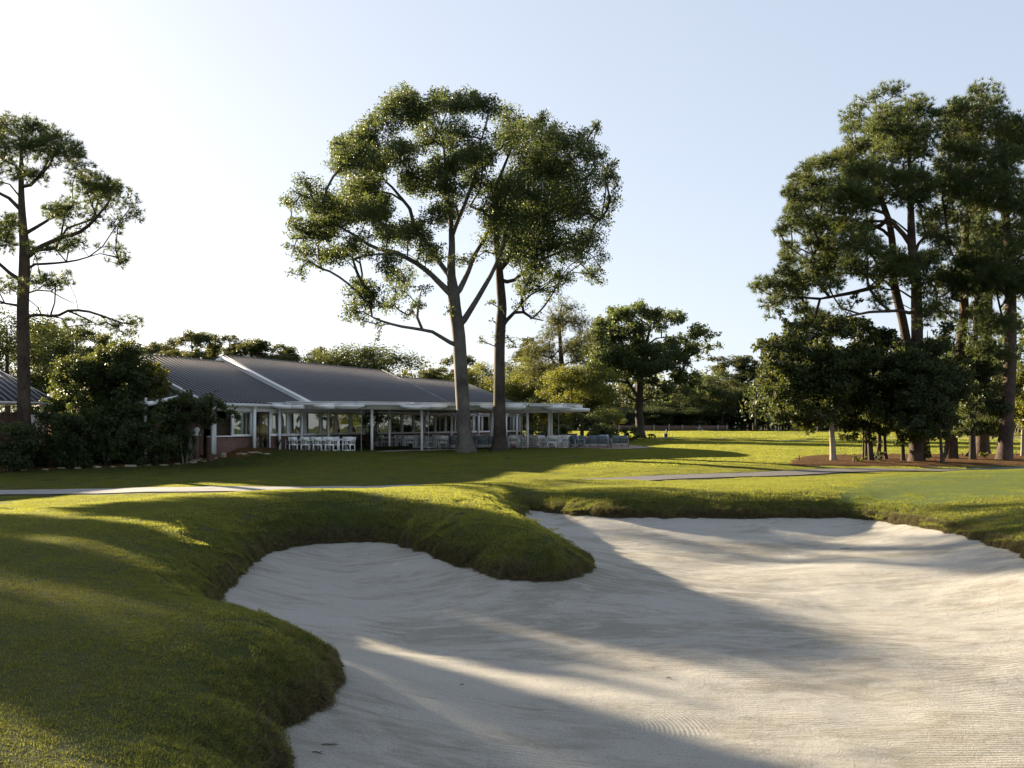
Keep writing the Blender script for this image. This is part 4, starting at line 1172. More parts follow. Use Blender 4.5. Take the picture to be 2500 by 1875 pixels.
# the front wall under the eaves: brick base, sill, tall windows between white posts, white head band
WW = 5.95                                   # distance of the wall from the ridge line
ZB, ZS, ZH = 0.0, 1.0, 2.44
m = MB()
s_wall0, s_wall1 = S1a+0.6, 35.6
openings = [(9.3, 11.0)]
wall_s = -8.4
segs = []
# where the windows stand (distance along the wall, width)
mod = 1.77
s_first = -6.55
win = []
k = 0
s = s_first
while s < 35.0:
    win.append((s, s+mod)); s += mod
def on_wall(s): return s
o0 = O0
# door bays: near the left end (brown doors) and in the middle
door_bays = {1, 8}
d0 = s_first-0.0
parts_brick = MB()
runs = []; cur = None
for i, (a, b_) in enumerate(win):
    if i in door_bays:
        if cur: runs.append(cur); cur = None
    else:
        cur = (a, b_) if cur is None else (cur[0], b_)
runs.append(cur)
runs[0] = (s_wall0, runs[0][1])
for a, b_ in runs:
    parts_brick.bar(Q_(a, WW, (ZB-0.4+ZS)/2), Q_(b_, WW, (ZB-0.4+ZS)/2), 0.24, ZS-ZB+0.4)
parts_brick.build('brick_base', M['brick'], club)
m = MB()
for a, b_ in runs: m.bar(Q_(a, WW+0.03, ZS+0.03), Q_(b_, WW+0.03, ZS+0.03), 0.36, 0.07)
m.build('window_sill', M['white'], club)
m = MB(); m.bar(Q_(s_wall0, WW, (ZH+2.84)/2), Q_(s_wall1, WW, (ZH+2.84)/2), 0.2, 2.84-ZH)
m.bar(Q_(s_wall0, WW+0.12, ZH+0.08), Q_(s_wall1, WW+0.12, ZH+0.08), 0.06, 0.16)
m.build('header_band', M['soffit'], club)
# window frame and pane, shared meshes
fw = MB()
z0, z1 = ZS+0.065, ZH
for zz in (z0+0.03, z1-0.03): fw.bar(U*0.10+[0,0,zz], U*(mod-0.10)+[0,0,zz], 0.09, 0.06)
for ss in (0.0, mod): pass
fw.bar(U*0.06+[0,0,z0], U*0.06+[0,0,z1], 0.14, 0.14, up=W)
fw.bar(U*(mod-0.06)+[0,0,z0], U*(mod-0.06)+[0,0,z1], 0.14, 0.14, up=W)
frame_me = fw.build('window', M['white'], link=False)
pw = MB(); a = U*0.13; b_ = U*(mod-0.13)
pw.add([a+[0,0,z0+.05], b_+[0,0,z0+.05], b_+[0,0,z1-.05], a+[0,0,z1-.05]], [(0,1,2,3)])
pane_me = pw.build('pane', M['glass'], link=False)
for i, (a, b_) in enumerate(win):
    if i in door_bays: continue
    o = bpy.data.objects.new('window', frame_me); C.objects.link(o); o.parent = club; o.location = tuple(Q_(a, WW+0.02, 0))
    p = bpy.data.objects.new('pane', pane_me); C.objects.link(p); p.parent = o; p.location = (0, 0, 0)
# doors
for i in door_bays:
    a, b_ = win[i]
    m = MB()
    for u0, u1 in ((a+0.1, (a+b_)/2-0.01), ((a+b_)/2+0.01, b_-0.1)):
        for t in (u0+0.05, u1-0.05): m.bar(Q_(t, WW, 0.1), Q_(t, WW, ZH), 0.1, 0.06, up=W)
        for zz in (0.25, 1.0, ZH-0.06): m.bar(Q_(u0, WW, zz), Q_(u1, WW, zz), 0.06, 0.14)
    d = m.build('door', M['door'], club)
    m = MB()
    for u0, u1 in ((a+0.15, (a+b_)/2-0.06), ((a+b_)/2+0.06, b_-0.15)):
        v = [Q_(u0, WW+.01, 0.3), Q_(u1, WW+.01, 0.3), Q_(u1, WW+.01, ZH-.1), Q_(u0, WW+.01, ZH-.1)]; m.add(v, [(0,1,2,3)])
    m.build('pane', M['glass'], d)
    m = MB()
    for t in ((a+b_)/2-0.08, (a+b_)/2+0.08): m.bar(Q_(t, WW+0.07, 0.7), Q_(t, WW+0.07, 1.7), 0.03, 0.03, up=W)
    m.build('handle', M['brass'], d)
    for t in (a+0.03, b_-0.03): m = MB(); m.bar(Q_(t, WW, 0.0), Q_(t, WW, ZH), 0.12, 0.12, up=W); m.build('door_jamb', M['white'], club)
# dark room behind the glass: floor and inner wall
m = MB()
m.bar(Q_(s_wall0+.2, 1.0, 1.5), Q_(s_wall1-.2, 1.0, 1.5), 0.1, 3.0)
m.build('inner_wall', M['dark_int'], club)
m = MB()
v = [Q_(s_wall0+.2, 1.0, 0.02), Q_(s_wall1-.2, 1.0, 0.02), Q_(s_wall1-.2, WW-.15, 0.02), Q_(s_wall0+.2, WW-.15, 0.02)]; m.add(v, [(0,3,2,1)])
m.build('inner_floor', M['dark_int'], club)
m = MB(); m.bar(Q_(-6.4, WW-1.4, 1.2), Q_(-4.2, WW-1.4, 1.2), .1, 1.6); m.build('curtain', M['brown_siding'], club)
# columns with small capitals under the eave
colm = MB(); colm.box((0,0,1.28), (0.15,0.15,2.56), RZ); colm.box((0,0,2.60), (0.34,0.34,0.08), RZ); colm.box((0,0,2.53), (0.22,0.22,0.08), RZ)
col_me = colm.build('column', M['white'], link=False)
for s_, w_ in ((-8.6, 6.35),(-5.0,6.35),(-2.6,6.35),(-0.3,6.35),(1.95,6.8),(22.0,6.8),(24.6,6.8),(27.6,6.8),(30.5,6.8),(33,6.8),(35.5,6.8)):
    o = bpy.data.objects.new('column', col_me); C.objects.link(o); o.parent = club; o.location = tuple(Q_(s_, w_, 0.0 if s_ > 3 else .12))
# corner column, broader, by the brown doors
m = MB(); p = Q_(-8.4, 6.25, 0); m.box((p[0], p[1], 1.4), (.2,.2,2.7), RZ); m.build('corner_column', M['white'], club)
# low lean-to in front of the left gable: small dark roof with white fascia
lt = empty('porch_annex', O0+Q_(S1a-2.2, 0.5, 0), 0, 'low annex with a small dark roof and white fascia below the brown gable', 'annex')
m = MB(); a0, a1 = Q_(-.6, -3.0, 2.95), Q_(-.6, 4.6, 2.95); c0, c1 = Q_(2.4, -3.0, 3.5), Q_(2.4, 4.6, 3.5)
m.add([a0, a1, c1, c0, a0-[0,0,.1], a1-[0,0,.1], c1-[0,0,.1], c0-[0,0,.1]], [(0,1,2,3),(7,6,5,4),(0,4,5,1),(1,5,6,2),(2,6,7,3),(3,7,4,0)])
rf = m.build('roof', M['metal_roof'], lt)
me = MB(); me.bar(a0*0+[0,0,.02], (c0-a0)+[0,0,.02], .04, .05); me = me.build('seam', M['seam'], link=False)
for i in range(19):
    o = bpy.data.objects.new('seam', me); C.objects.link(o); o.parent = rf; o.location = tuple(a0+(a1-a0)*(i+.5)/19)
m = MB(); m.bar(a0-[0,0,.15], a1-[0,0,.15], .08, .22); m.bar(a1-[0,0,.15], c1-[0,0,.15], .08, .22); m.build('fascia', M['white'], lt)
m = MB(); m.bar(a0*[1,1,0]+U*.6+[0,0,1.4], a1*[1,1,0]+U*.6+[0,0,1.4], .2, 2.9); m.build('wall', M['brick'], lt)
for t in (0.1, .5, .95):
    m = MB(); q = a0+(a1-a0)*t; m.bar([q[0],q[1],-.3],[q[0],q[1],3.1],.14,.14,up=(1,0,0)); m.build('column', M['white'], lt)

# ---------------- the small outbuilding at the left edge
ob_c = P(143, 983, 56.0)
shed = empty('outbuilding', (ob_c[0], ob_c[1], -.5), 0, 'outbuilding at the left edge with seamed charcoal roof and white wall panel', 'outbuilding')
sh0 = np.array([ob_c[0], ob_c[1], -.5])
ze, zr, wf = 3.42, 5.2, 3.2
def R_(s, w_, z): return U*s+W*w_+np.array([0, 0, z])
e1, e0, r1, r0 = R_(0, 0, ze), R_(-14, 0, ze), R_(-1.2, -wf, zr), R_(-14, -wf, zr)
h1 = R_(0, -2*wf, ze); h0 = R_(-14, -2*wf, ze)
m = MB(); dz = np.array([0, 0, .12])
m.add([e0, e1, r1, r0, h1, h0, e0-dz, e1-dz, h1-dz, h0-dz], [(0,1,2,3),(3,2,4,5),(0,6,7,1),(1,7,8,4),(6,9,8,7)], [(1,4,2)])
rf = m.build('roof', M['metal_roof'], shed)
for i in range(27):
    s_ = -0.25-i*0.45
    f_ = 1.0 if s_ < -1.2 else (-s_)/1.2
    p, q = R_(s_, 0, ze), R_(s_, -wf*f_, ze+(zr-ze)*f_)
    mm = MB(); n_ = np.cross(U, q-p); n_ = n_/np.linalg.norm(n_)*np.sign(n_[2]); mm.bar(p+n_*.025, q+n_*.025, .05, .06, up=n_); mm.build('seam', M['metal_roof'] if False else M['seam'], rf)
m = MB(); m.bar(e1+[0,0,.03], r1+[0,0,.03], .16, .05); m.build('hip_cap', M['seam'], rf)
m = MB(); m.bar(e0-[0,0,.06], e1-[0,0,.06], .14, .14); m.build('gutter', M['white'], shed)
m = MB(); m.bar(R_(-14,-.45,1.4), R_(-1.9,-.45,1.4), .2, 2.9); m.build('brick_wall', M['brick'], shed)
m = MB(); m.bar(R_(-1.88,-.43,1.4), R_(-.4,-.43,1.4), .22, 2.9); m.bar(R_(-.4,-.45,1.4), R_(-.4,-2*wf+.4,1.4), .2, 2.9); m.build('white_wall', M['white_wood'], shed)

# ---------------- the white canopy over the terrace
can = empty('terrace_canopy', (0, 62, 0), 0, 'long thin white canopy with stepped edge standing on slim posts over the terrace', 'canopy')
c0_ = np.array([0, 62, 0])
def cq(px, Y, z): return np.array([(px-1250)*Y/F, Y, z])-c0_
def slab(front, back, ztop, th, name='roof_panel'):
    poly = [cq(a, b_, 0)[:2] for a, b_ in front]+[cq(a, b_, 0)[:2] for a, b_ in back[::-1]]
    m = MB(); m.prism(poly, ztop-th, ztop)
    return m.build(name, M['white'], can)
FR = [(556,58.5),(700,59.5)]
secs = [([(556,58.2),(702,59.3)], [(590,60.6),(716,67)], 2.93),
        ([(698,58.9),(782,59.1),(866,59.4)], [(716,67.1),(800,70.2),(880,73.4)], 3.0),
        ([(868,59.3),(960,60.5),(1008,61.2)], [(882,73.6),(970,78),(1020,80)], 3.01),
        ([(1010,61.1),(1080,62.0),(1140,62.4)], [(1022,80.2),(1100,82),(1150,83)], 2.99),
        ([(1142,62.3),(1220,63.0),(1290,64.1)], [(1152,83.1),(1230,83),(1290,82)], 3.02),
        ([(1292,64.0),(1366,65.2),(1372,65.4)], [(1292,82),(1340,79),(1374,77)], 3.0),
        ([(1374,65.6),(1404,68.0),(1422,71)], [(1376,76.9),(1400,75.5),(1418,73.5)], 3.03)]
for fr, bk_, z in secs:
    slab(fr, bk_, z+0.03, 0.17)
    # drip edge above the fascia, slightly proud
    m = MB()
    for (a, b_), (c_, d_) in zip(fr[:-1], fr[1:]): m.bar(cq(a, b_-.05, z+.045), cq(c_, d_-.05, z+.045), .12, .03)
    m.build('drip_edge', M['white'], can)
# lower deck with ribs, set back
m = MB()
low = [(575,59.2),(700,60.2),(860,60.4),(1005,62.0),(1140,63.2),(1290,65.0),(1372,66.4),(1424,69.0),(1440,71.5)]
lowb = [(600,60.8),(716,66.5),(880,72.8),(1020,79.5),(1150,82),(1290,81),(1374,76.5),(1424,74.0),(1438,72.5)]
poly = [cq(a, b_, 0)[:2] for a, b_ in low]+[cq(a, b_, 0)[:2] for a, b_ in lowb[::-1]]
m.prism(poly, 2.62, 2.84); m.build('ceiling_panel', M['soffit'], can)
# tapered outriggers under the edge
for a, Y, dx in ((585,58.5,.5),(660,58.9,.5),(690,59.0,.6),(766,59.1,.5),(850,59.3,-1.1),(978,60.5,1.0),(1018,60.9,-1.0),(1055,61.4,-1.0),(1172,62.4,.5),(1250,63.3,-1.0),(1362,64.9,-.9)):
    p = cq(a, Y-.02, 0)
    m = MB()
    x0, x1 = (p[0], p[0]+1.2) if dx > 0 else (p[0]-0.9, p[0]+0.9)
    xa, xb = (p[0]+.55, p[0]+1.2) if dx > 0 else (p[0]-0.45, p[0]+0.5)
    v = [(x0,p[1],2.855),(x1,p[1],2.855),(x1,p[1],2.76),(xb,p[1],2.63),(xa,p[1],2.63),(x0,p[1],2.76)]
    n = 6; v = v+[(x,y+1.3,z) for x,y,z in v]
    m.add(v, [(i,n+i,n+(i+1)%n,(i+1)%n) for i in range(n)]+[(0,1,2,5),(5,2,3,4),(6,11,8,7),(11,10,9,8)])
    m.build('outrigger', M['white_wood'], can)
pm = MB(); pm.box((0,0,1.3), (.13,.13,2.64), RZ); post_me = pm.build('post', M['white'], link=False)
pm = MB(); pm.box((0,0,1.3), (.16,.2,2.64), RZ); post2_me = pm.build('post', M['grey_frame'], link=False)
post_list = [(600,61.0,0),(587,62.2,1),(650,61.5,0),(751,64.0,0),(797,66.5,1),(811,68,1),(908,61.3,0),(951,64.0,0),(1030,62.6,0),(1103,67.5,0),(1199,69.0,0),(1288,66.2,0),(1340,70.5,0),(1345,71.2,1)]
M['post_darker'] = simple('darker_white_post', (0.78, 0.78, 0.75), 0.5, var=0.04)  # slightly darker white for some of the posts
post2_me.materials.clear(); post2_me.materials.append(M['post_darker'])
for a, Y, k in post_list:
    o = bpy.data.objects.new('post', post2_me if k else post_me); C.objects.link(o); o.parent = can
    o.location = tuple(cq(a, Y, 0))
# rain chains
cm = MB()
for i in range(26): cm.box((0, 0, .1+i*.098), (.045, .045, .05), 0.4*i)
cm.tube([(0,0,0),(0,0,2.62)], .008, 4)
ch_me = cm.build('rain_chain', M['chain'], link=False)
for a, Y in ((882,59.9),(890,71),(1046,61.6),(1074,64),(1275,64.4),(1364,65.8)):
    o = bpy.data.objects.new('rain_chain', ch_me); C.objects.link(o); o.parent = can
    o.location = tuple(cq(a, Y, 0.05))

# ---------------- terrace slab
front = [gp(632,1103)[:2]]
fx = [(700,59.0),(780,58.4),(850,58.6),(908,59.6),(960,60.6),(1020,62.2),(1100,64.2),(1200,65.6),(1300,66.4),(1400,66.3),(1480,66.8),(1540,68.5),(1580,71.0)]
front = [np.array([-15.0,59.9])]+[np.array([(a-1250)*Y/F, Y]) for a, Y in fx]
backp = [np.array([(1560-1250)*76/F, 76]), np.array([(1450-1250)*84/F, 84]), np.array([2.0, 92.0]), np.array([-2.6, 89.0]), (O0+Q_(2.5, 6.3, 0))[:2], np.array([-13.2, 62.3])]
tp = np.array(list(front)+list(backp))
m = MB(); m.prism(tp, -0.45, 0.08)
ter = m.build('terrace', [M['patio']], None)
tag(ter, kind='structure')
m = MB()
for a, b_ in zip(front[:-1], front[1:]): m.bar([a[0],a[1]-.02,0.055],[b_[0],b_[1]-.02,0.055], .16, .06)
m.build('coping', M['concrete'], ter)
# ------------------------------------------------------------------ trees farther off: a few built kinds, copied
def tree_kind(kind, seed, h=14.0, per=460, cz=.58, cr_=.34, ns=40, rs=1.0, lf=.22):
    r = np.random.default_rng(seed); sk = Skel()
    if kind == 'pine':
        lean = r.normal(size=2)*0.4
        tr = [(0,0,-.4),(lean[0]*.2,lean[1]*.2,h*.3),(lean[0]*.7,lean[1]*.7,h*.65),(lean[0],lean[1],h*.96)]
        sk.poly(tr, [.26,.21,.15,.03])
        T, R = [], []
        lo = r.uniform(.42,.58)
        for i in range(r.integers(34, 44)):
            z = h*(lo+(.97-lo)*r.random()**0.8); f = (z/h-lo)/(1-lo)
            rad = (2.9*(1-f**1.8)+0.5)*(0.35+0.75*r.random()); a = r.uniform(0, 2*np.pi)
            T.append((lean[0]*z/h+rad*math.cos(a), lean[1]*z/h+rad*math.sin(a), z)); R.append(r.uniform(.5, 1.0))
        T = np.array(T); R = np.array(R)
        tn = grow(sk, T, r, up=0.2, minh=h*lo*.9, wl=.2)
        LV = crown_leaves(r, sk, tn, T, R, per=560, leaf=0.22, clumps=9, cr=.5, zs=.6)
    elif kind == 'tallpine':
        tr = [(0,0,-.4),(.1,0,h*.5),(0,.1,h*.97)]
        sk.poly(tr, [.22,.17,.03]); T, R = [], []
        for i in range(40):
            z = h*(.32+.66*r.random()); rad = 1.7*(1.1-(z/h-.32)/.68)*(0.3+r.random()*.8); a = r.uniform(0, 2*np.pi)
            T.append((rad*math.cos(a), rad*math.sin(a), z)); R.append(r.uniform(.45,.85))
        T = np.array(T); R = np.array(R)
        tn = grow(sk, T, r, up=0.1, minh=h*.35, wl=.2)
        LV = crown_leaves(r, sk, tn, T, R, per=560, leaf=0.22, clumps=9, cr=.5, zs=.7)
    else:
        tr = [(0,0,-.4),(.1,0,h*.22),(0,.1,h*.5),(0.2,0,h*.8)]
        sk.poly(tr, [.3,.25,.17,.05]); T, R = [], []
        for i in range(ns):
            d = rand_unit(r, 1)[0]*r.uniform(.45, 1.0)
            T.append((d[0]*h*.42, d[1]*h*.42, h*cz+d[2]*h*cr_)); R.append(r.uniform(.9, 1.5)*rs)
        T = np.array(T); R = np.array(R)
        tn = grow(sk, T, r, up=0.2, minh=h*.16)
        LV = crown_leaves(r, sk, tn, T, R, per=per, leaf=lf, clumps=10, cr=.6, zs=.85)
    V, Q = skeleton_mesh(sk, tip=.012, sides=(6, 4, 3))
    tm = mesh_np('trunk', V, Q, [M['bark_pine'] if 'pine' in kind else M['bark_dark']], smooth=True, link=False)
    lm = mesh_np('crown', LV[0], LV[1], [M['needle_far'] if 'pine' in kind else M['leaf_dark']], link=False)
    top = LV[0][:, 2].max(); wid = np.percentile(np.abs(LV[0][:, 0]), 98)
    return (tm, lm, top, wid)
K = {'pine': [tree_kind('pine', s) for s in (101,102,103,104,105)],
     'tall': [tree_kind('tallpine', s) for s in (111,112,113)],
     'oak': [tree_kind('oak', s) for s in (121,122,123)]}
K['high'] = [tree_kind('oak', s, per=1000, lf=.31, cz=.865, cr_=.075, ns=60, rs=.58) for s in (141,142)]
K['dense'] = [tree_kind('oak', s, per=560, lf=.31) for s in (131,132)]
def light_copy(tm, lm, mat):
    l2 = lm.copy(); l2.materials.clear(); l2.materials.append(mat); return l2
K['light'] = [(t, light_copy(t, l, M['leaf_light']), a, b_) for t, l, a, b_ in K['oak']]  # the same oak crowns in the lighter leaf, coloured as if sunlit
def put_tree(kind, i, px, topv, Y, wpx, label, group=None, name=None, rz=None, zb=None):
    tm, lm, top, wid = K[kind][i % len(K[kind])]
    X = (px-1250)*Y/F
    zb = float(grass_z(X, Y)) if zb is None else zb
    h = CZ-(topv-HZ)*Y/F-zb; sz = h/top; sxy = wpx*0.62*Y/F/wid
    o = empty(name or ('pine_tree' if kind in ('pine','tall') else 'broadleaf_tree'), (X, Y, zb), rz if rz is not None else (i*2.4+px*0.01), label, 'tree', group)
    o.scale = (sxy, sxy, sz)
    a = bpy.data.objects.new('trunk', tm); C.objects.link(a); a.parent = o
    a = bpy.data.objects.new('crown', lm); C.objects.link(a); a.parent = o
    return o
GB = 'trees behind the clubhouse'
for t in [
    ('pine',0,110,788,118,100,'pine showing between the left pine trunk and the bushy shrubs'),
    ('oak',0,112,850,105,110,'dark round tree low beside the left pine trunk, above the outbuilding roof'),
    ('pine',1,180,802,124,95,'thin pine over the leafy shrub, left of the clubhouse ridge'),
    ('pine',2,235,815,112,90,'pine half hidden by the tip of the long pine bough'),
    ('oak',1,20,740,100,170,'large dark tree cut off by the left edge, behind the outbuilding'),
    ('pine',3,370,838,135,70,'first faint pine above the left end of the clubhouse ridge'),
    ('pine',4,425,828,138,66,'second pine above the left wing ridge, between a faint one and a broad one'),
    ('pine',0,485,808,128,92,'broad flat-topped pine above the left wing ridge'),
    ('tall',0,524,818,132,42,'narrow pine just left of the peak of the middle roof'),
    ('tall',1,562,820,128,62,'narrow pine just right of the peak of the middle roof'),
    ('pine',1,650,832,122,108,'wide pine crown above the middle roof, right of its peak'),
    ('tall',2,706,846,124,56,'small thin pine between two wide crowns above the middle roof'),
    ('pine',2,775,850,128,72,'pine touching the left side of the round brown-green tree'),
    ('oak',2,860,838,118,190,'round brown-green broadleaf tree above the far end of the middle roof'),
    ('tall',1,935,880,125,60,'low tree tip between the round tree and the far roof ridge'),
    ('pine',3,1045,902,125,66,'small pine at the left of the pale oak trunk above the far roof'),
    ('pine',4,1082,898,130,62,'small pine touching the pale oak trunk above the far roof'),
    ('pine',0,1132,866,125,80,'pine directly behind the pale oak trunk'),
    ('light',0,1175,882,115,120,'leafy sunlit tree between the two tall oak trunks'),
    ('oak',0,1240,880,135,110,'tree just right of the dark oak trunk above the canopy')]:
    t = list(t); t[5] *= 1.25; t[3] -= 5
    put_tree(*t[:6], t[6], GB)
GM2 = 'trees beyond the end of the canopy'
for t in [
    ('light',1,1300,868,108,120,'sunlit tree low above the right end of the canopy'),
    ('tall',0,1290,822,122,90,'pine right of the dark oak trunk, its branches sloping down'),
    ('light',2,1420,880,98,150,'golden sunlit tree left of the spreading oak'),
    ('oak',1,1345,930,104,150,'dark shrubby tree behind the canopy posts'),
    ('oak',2,1690,925,252,110,'dark tree under the right arm of the spreading oak'),
    ('oak',0,1762,895,254,120,'dark tree right of the spreading oak before the far wood'),
    ('tall',1,1755,868,262,80,'thin pale pine just right of the spreading oak'),
    ('tall',2,1812,864,258,70,'pale pine in the gap between the spreading oak and the magnolia'),
    ('tall',0,1845,878,256,66,'pale pine nearest the left side of the magnolia'),
    ('oak',1,1640,985,250,120,'dark tree behind the brick-pillared fence'),
    ('oak',2,1560,990,250,120,'dark tree behind the fence, hidden by the spreading oak trunk'),
    ('light',0,1480,985,128,60,'small dark-leaved tree with thin trunk left of the spreading oak'),
    ('oak',2,2440,960,140,160,'tree beyond the island at the right edge'),
    ('light',1,2300,1000,170,150,'sunlit tree far behind the island stems')]:
    put_tree(*t[:6], t[6], GM2)
# trees standing beside the course, left of what the picture shows; they shade the near lawn and the bunker
def pq(p, q): return (.743*p+.669*q, -.669*p+.743*q)
for i, (k_, p_, q_, h, sxy, lab) in enumerate([('high',-50,11.6,11.2,.37,'first round tree left of the picture whose shade falls on the bunker'),('high',-51,9.4,11.2,.24,'second round tree left of the picture, close beside the first'),
        ('dense',-56,6.9,16,.16,'narrow upright tree left of the picture'),('dense',-50,4.0,13.6,.42,'third round tree left of the picture shading the near lawn'),('dense',-51,0.6,15,.48,'fourth round tree left of the picture shading the near lawn'),
        ('dense',-50,-3.5,16,.55,'fifth round tree left of the picture'),('dense',-48,-9.0,14,.8,'broad tree left of the camera'),('dense',-46,-18,15,.9,'broad tree far left of the camera, last of the row'),('dense',-66,-6,16,.9,'tall broad tree behind the row left of the picture')]):
    X, Y = pq(p_, q_)
    tm, lm, top, wid = K[k_][i % len(K[k_])]
    o = empty('pine_tree' if k_ != 'oak' else 'broadleaf_tree', (X, Y, float(grass_z(X, Y))), i, lab, 'tree', 'trees outside the left of the picture')
    o.scale = (sxy, sxy, h/top)
    a = bpy.data.objects.new('trunk', tm); C.objects.link(a); a.parent = o
    a = bpy.data.objects.new('crown', lm); C.objects.link(a); a.parent = o

# the far wood closes the view
def wood(name, x0, x1, y0, y1, n, h0, h1, seed, leaf=.95, mat='leaf_dark'):
    r = np.random.default_rng(seed)
    pts = []; TV = []; TQ = []; nv = 0
    for i in range(n):
        x = x0+(x1-x0)*(i+r.random())/n; y = r.uniform(y0, y1); h = r.uniform(h0, h1)
        m = 9
        d = rand_unit(r, m)*r.uniform(.5, 1, m)[:, None]
        lo_ = 0.5
        c = np.array([x, y, h*lo_])+d*np.array([3.2, 3.2, h*.45])
        for q in c: pts.append(q+rand_unit(r, 36)*(2.3*r.random(36)**.5)[:, None])
        v, f = tube_np(np.array([[x,y,-.5],[x+r.normal()*.3,y,h*.5],[x,y,h*.92]]), np.array([.25,.18,.05]), 4)
        TV.append(v); TQ.append(f+nv); nv += len(v)
    V1, Q1 = leaf_quads(r, np.vstack(pts), leaf)
    TV = np.vstack(TV); TQ = np.vstack(TQ)
    o = mesh_np(name, np.vstack([TV, V1]), [TQ, Q1+len(TV)], [M['bark_dark'], M[mat]], midx=np.concatenate([np.zeros(len(TQ)), np.ones(len(Q1))]))
    return tag(o, 'far-off wood that closes the view behind the fairway', 'wood', kind='stuff')
wood('distant_woods', -60, 210, 262, 300, 170, 14, 20, 5, mat='needle_far')
wood('distant_woods', -60, 210, 254, 262, 170, 5, 11, 6)
wood('distant_woods', -60, 210, 285, 330, 150, 12, 18, 16, mat='needle_far')
wood('distant_woods', 55, 110, 60, 240, 60, 12, 18, 9, .9)
wood('distant_woods', -140, -60, 60, 240, 40, 6, 9, 10, .9)

# ---------------- the spreading oak beyond the terrace
z7 = (1200, 700, .226)
lob = [(1200,400,110),(1330,330,100),(1450,300,100),(1600,250,100),(1750,300,100),(1880,330,100),(2030,330,84),(1150,560,120),(1350,520,140),(1550,480,130),(1850,440,76),(1000,700,100),(1200,750,150),(1420,760,150),(1600,700,130),
 (1780,700,110),(1950,620,90),(1100,900,120),(1000,1050,110),(950,1150,90),(1120,1130,90),(1250,930,110),(1450,920,100),(1650,900,120),(1850,850,110),(1950,760,90),(1600,1000,60),(1750,1020,70),(1850,1150,60),(1900,1230,36),(1700,1170,50),(1300,1100,50),(880,1180,60)]
lob = [(1200+x*.226, 700+y*.226, q*.226) for x, y, q in lob]
lob += [(1500+x*.226, 700+y*.226, q*.226) for x, y, q in [(900,480,100),(1050,520,86),(1120,640,60),(750,560,80),(850,660,90),(700,720,80),(1000,640,80),(1170,650,34),(780,820,60),(700,960,110),(850,1000,100),(600,1100,90),(950,1100,70),(560,1200,50),(760,1120,80),(900,760,50),(1050,760,40)]]
YO = 114
tree_px(lob, pxs, YO, 7.0, (1560,890,200,170),
 [([(1565,1074,0),(1563,1050,0),(1560,1010,0),(1561,960,0),(1562,920,0),(1568,880,0),(1580,830,0),(1590,790,0)], [.62,.5,.45,.43,.38,.3,.2,.08])],
 'leaf', 'spreading oak with dark crown standing between the terrace and the far fence', M['bark_dark'], M['leaf_oak'], 51, 'oak_tree', per=430, copies=1.9, minh=3.5, leaf=.28, clumps=10, flr=.4,
 limbs=[([(1560,975,0),(1548,955,-.5),(1535,935,-.8),(1500,928,-1.5),(1465,935,-2)],[.25,.2,.17,.12,.06]),
        ([(1563,920,0),(1610,905,.5),(1650,890,1),(1680,870,1.2),(1710,855,1.4)],[.25,.22,.2,.15,.07]),
        ([(1575,850,0),(1600,826,.4),(1640,822,.6)],[.14,.1,.05])])
tree_px([(1372,745,26),(1400,752,24),(1345,770,24),(1385,785,30),(1355,800,28),(1420,790,26),(1330,830,26),(1300,870,24),(1290,850,18),(1340,860,26),(1320,900,26),(1360,900,26),(1390,850,24),(1410,880,24),(1425,830,24),(1375,930,26),(1300,930,22),(1280,905,18),(1340,945,24)],
 pxs, 102, 3.5, (1360,850,90,110),
 [([(1369,1062,0),(1370,1000,0),(1372,900,0),(1368,840,0),(1364,780,0),(1372,740,0)], [.34,.3,.27,.2,.14,.04])],
 'pine', 'sunlit pine behind the right end of the canopy, trunk glowing yellow-green', M['bark_pine'], M['needle_far'], 52, per=60, copies=1.6, minh=4.0, nlen=.4, n=10,
 limbs=[([(1370,905,0),(1350,885,-.4),(1330,900,-.8),(1310,925,-1.2)],[.09,.07,.05,.03]), ([(1368,850,0),(1350,870,.4),(1325,885,.8),(1300,900,1.1)],[.08,.06,.05,.03])])
# ------------------------------------------------------------------ shrubs and garden plants
def shrub(px, topv, wpx, Y, seed, mat, label, name='shrub', group=None, leaf=.12, per=1500, stems=4, open_=0.0, zc=.5, basev=None, cat='shrub', flat=1.0):
    r = np.random.default_rng(seed)
    X = (px-1250)*Y/F; zb = float(grass_z(X, Y)); h = CZ-(topv-HZ)*Y/F-zb; w_ = wpx*.5*Y/F
    b = np.array([X, Y, zb]); sk = Skel()
    for i in range(stems):
        a = r.uniform(0, 2*np.pi); q = np.array([math.cos(a), math.sin(a), 0])*w_*.12
        sk.poly([b+q*.6-[0,0,.15], b+q*1.6+[0,0,h*.25], b+q*3.0+[0,0,h*.55]], [.035+.008*h, .03, .015])
    n = int(14+ w_*h*4.0); T, R = [], []
    for i in range(n):
        d = rand_unit(r, 1)[0]*(r.uniform(.3, 1)**.5)
        R0 = min(w_, h*.5)*r.uniform(.26, .42)
        z = h*(zc+(1-zc)*.96*d[2]) if d[2] > 0 else h*(zc+zc*.9*d[2])
        T.append(b+np.array([d[0]*(w_-R0*.6), d[1]*(w_-R0*.6)*flat, min(max(z, R0*.5), h-R0*.55)])); R.append(R0)
    T = np.array(T); R = np.array(R)
    tn = grow(sk, T, r, up=.3)
    LV = crown_leaves(r, sk, tn, T, R, per=per*0.95, leaf=leaf*1.3, clumps=16, cr=.55-.15*open_)
    V, Q = skeleton_mesh(sk, tip=.005, sides=(6, 4, 3))
    root = empty(name, b, 0, label, cat, group)
    mesh_np('stem', V-b, Q, [M['bark_dark']], root, smooth=True)
    mesh_np('foliage', LV[0]-b, LV[1], [mat], root)
    return root
GS = 'garden shrubs between the outbuilding and the clubhouse'
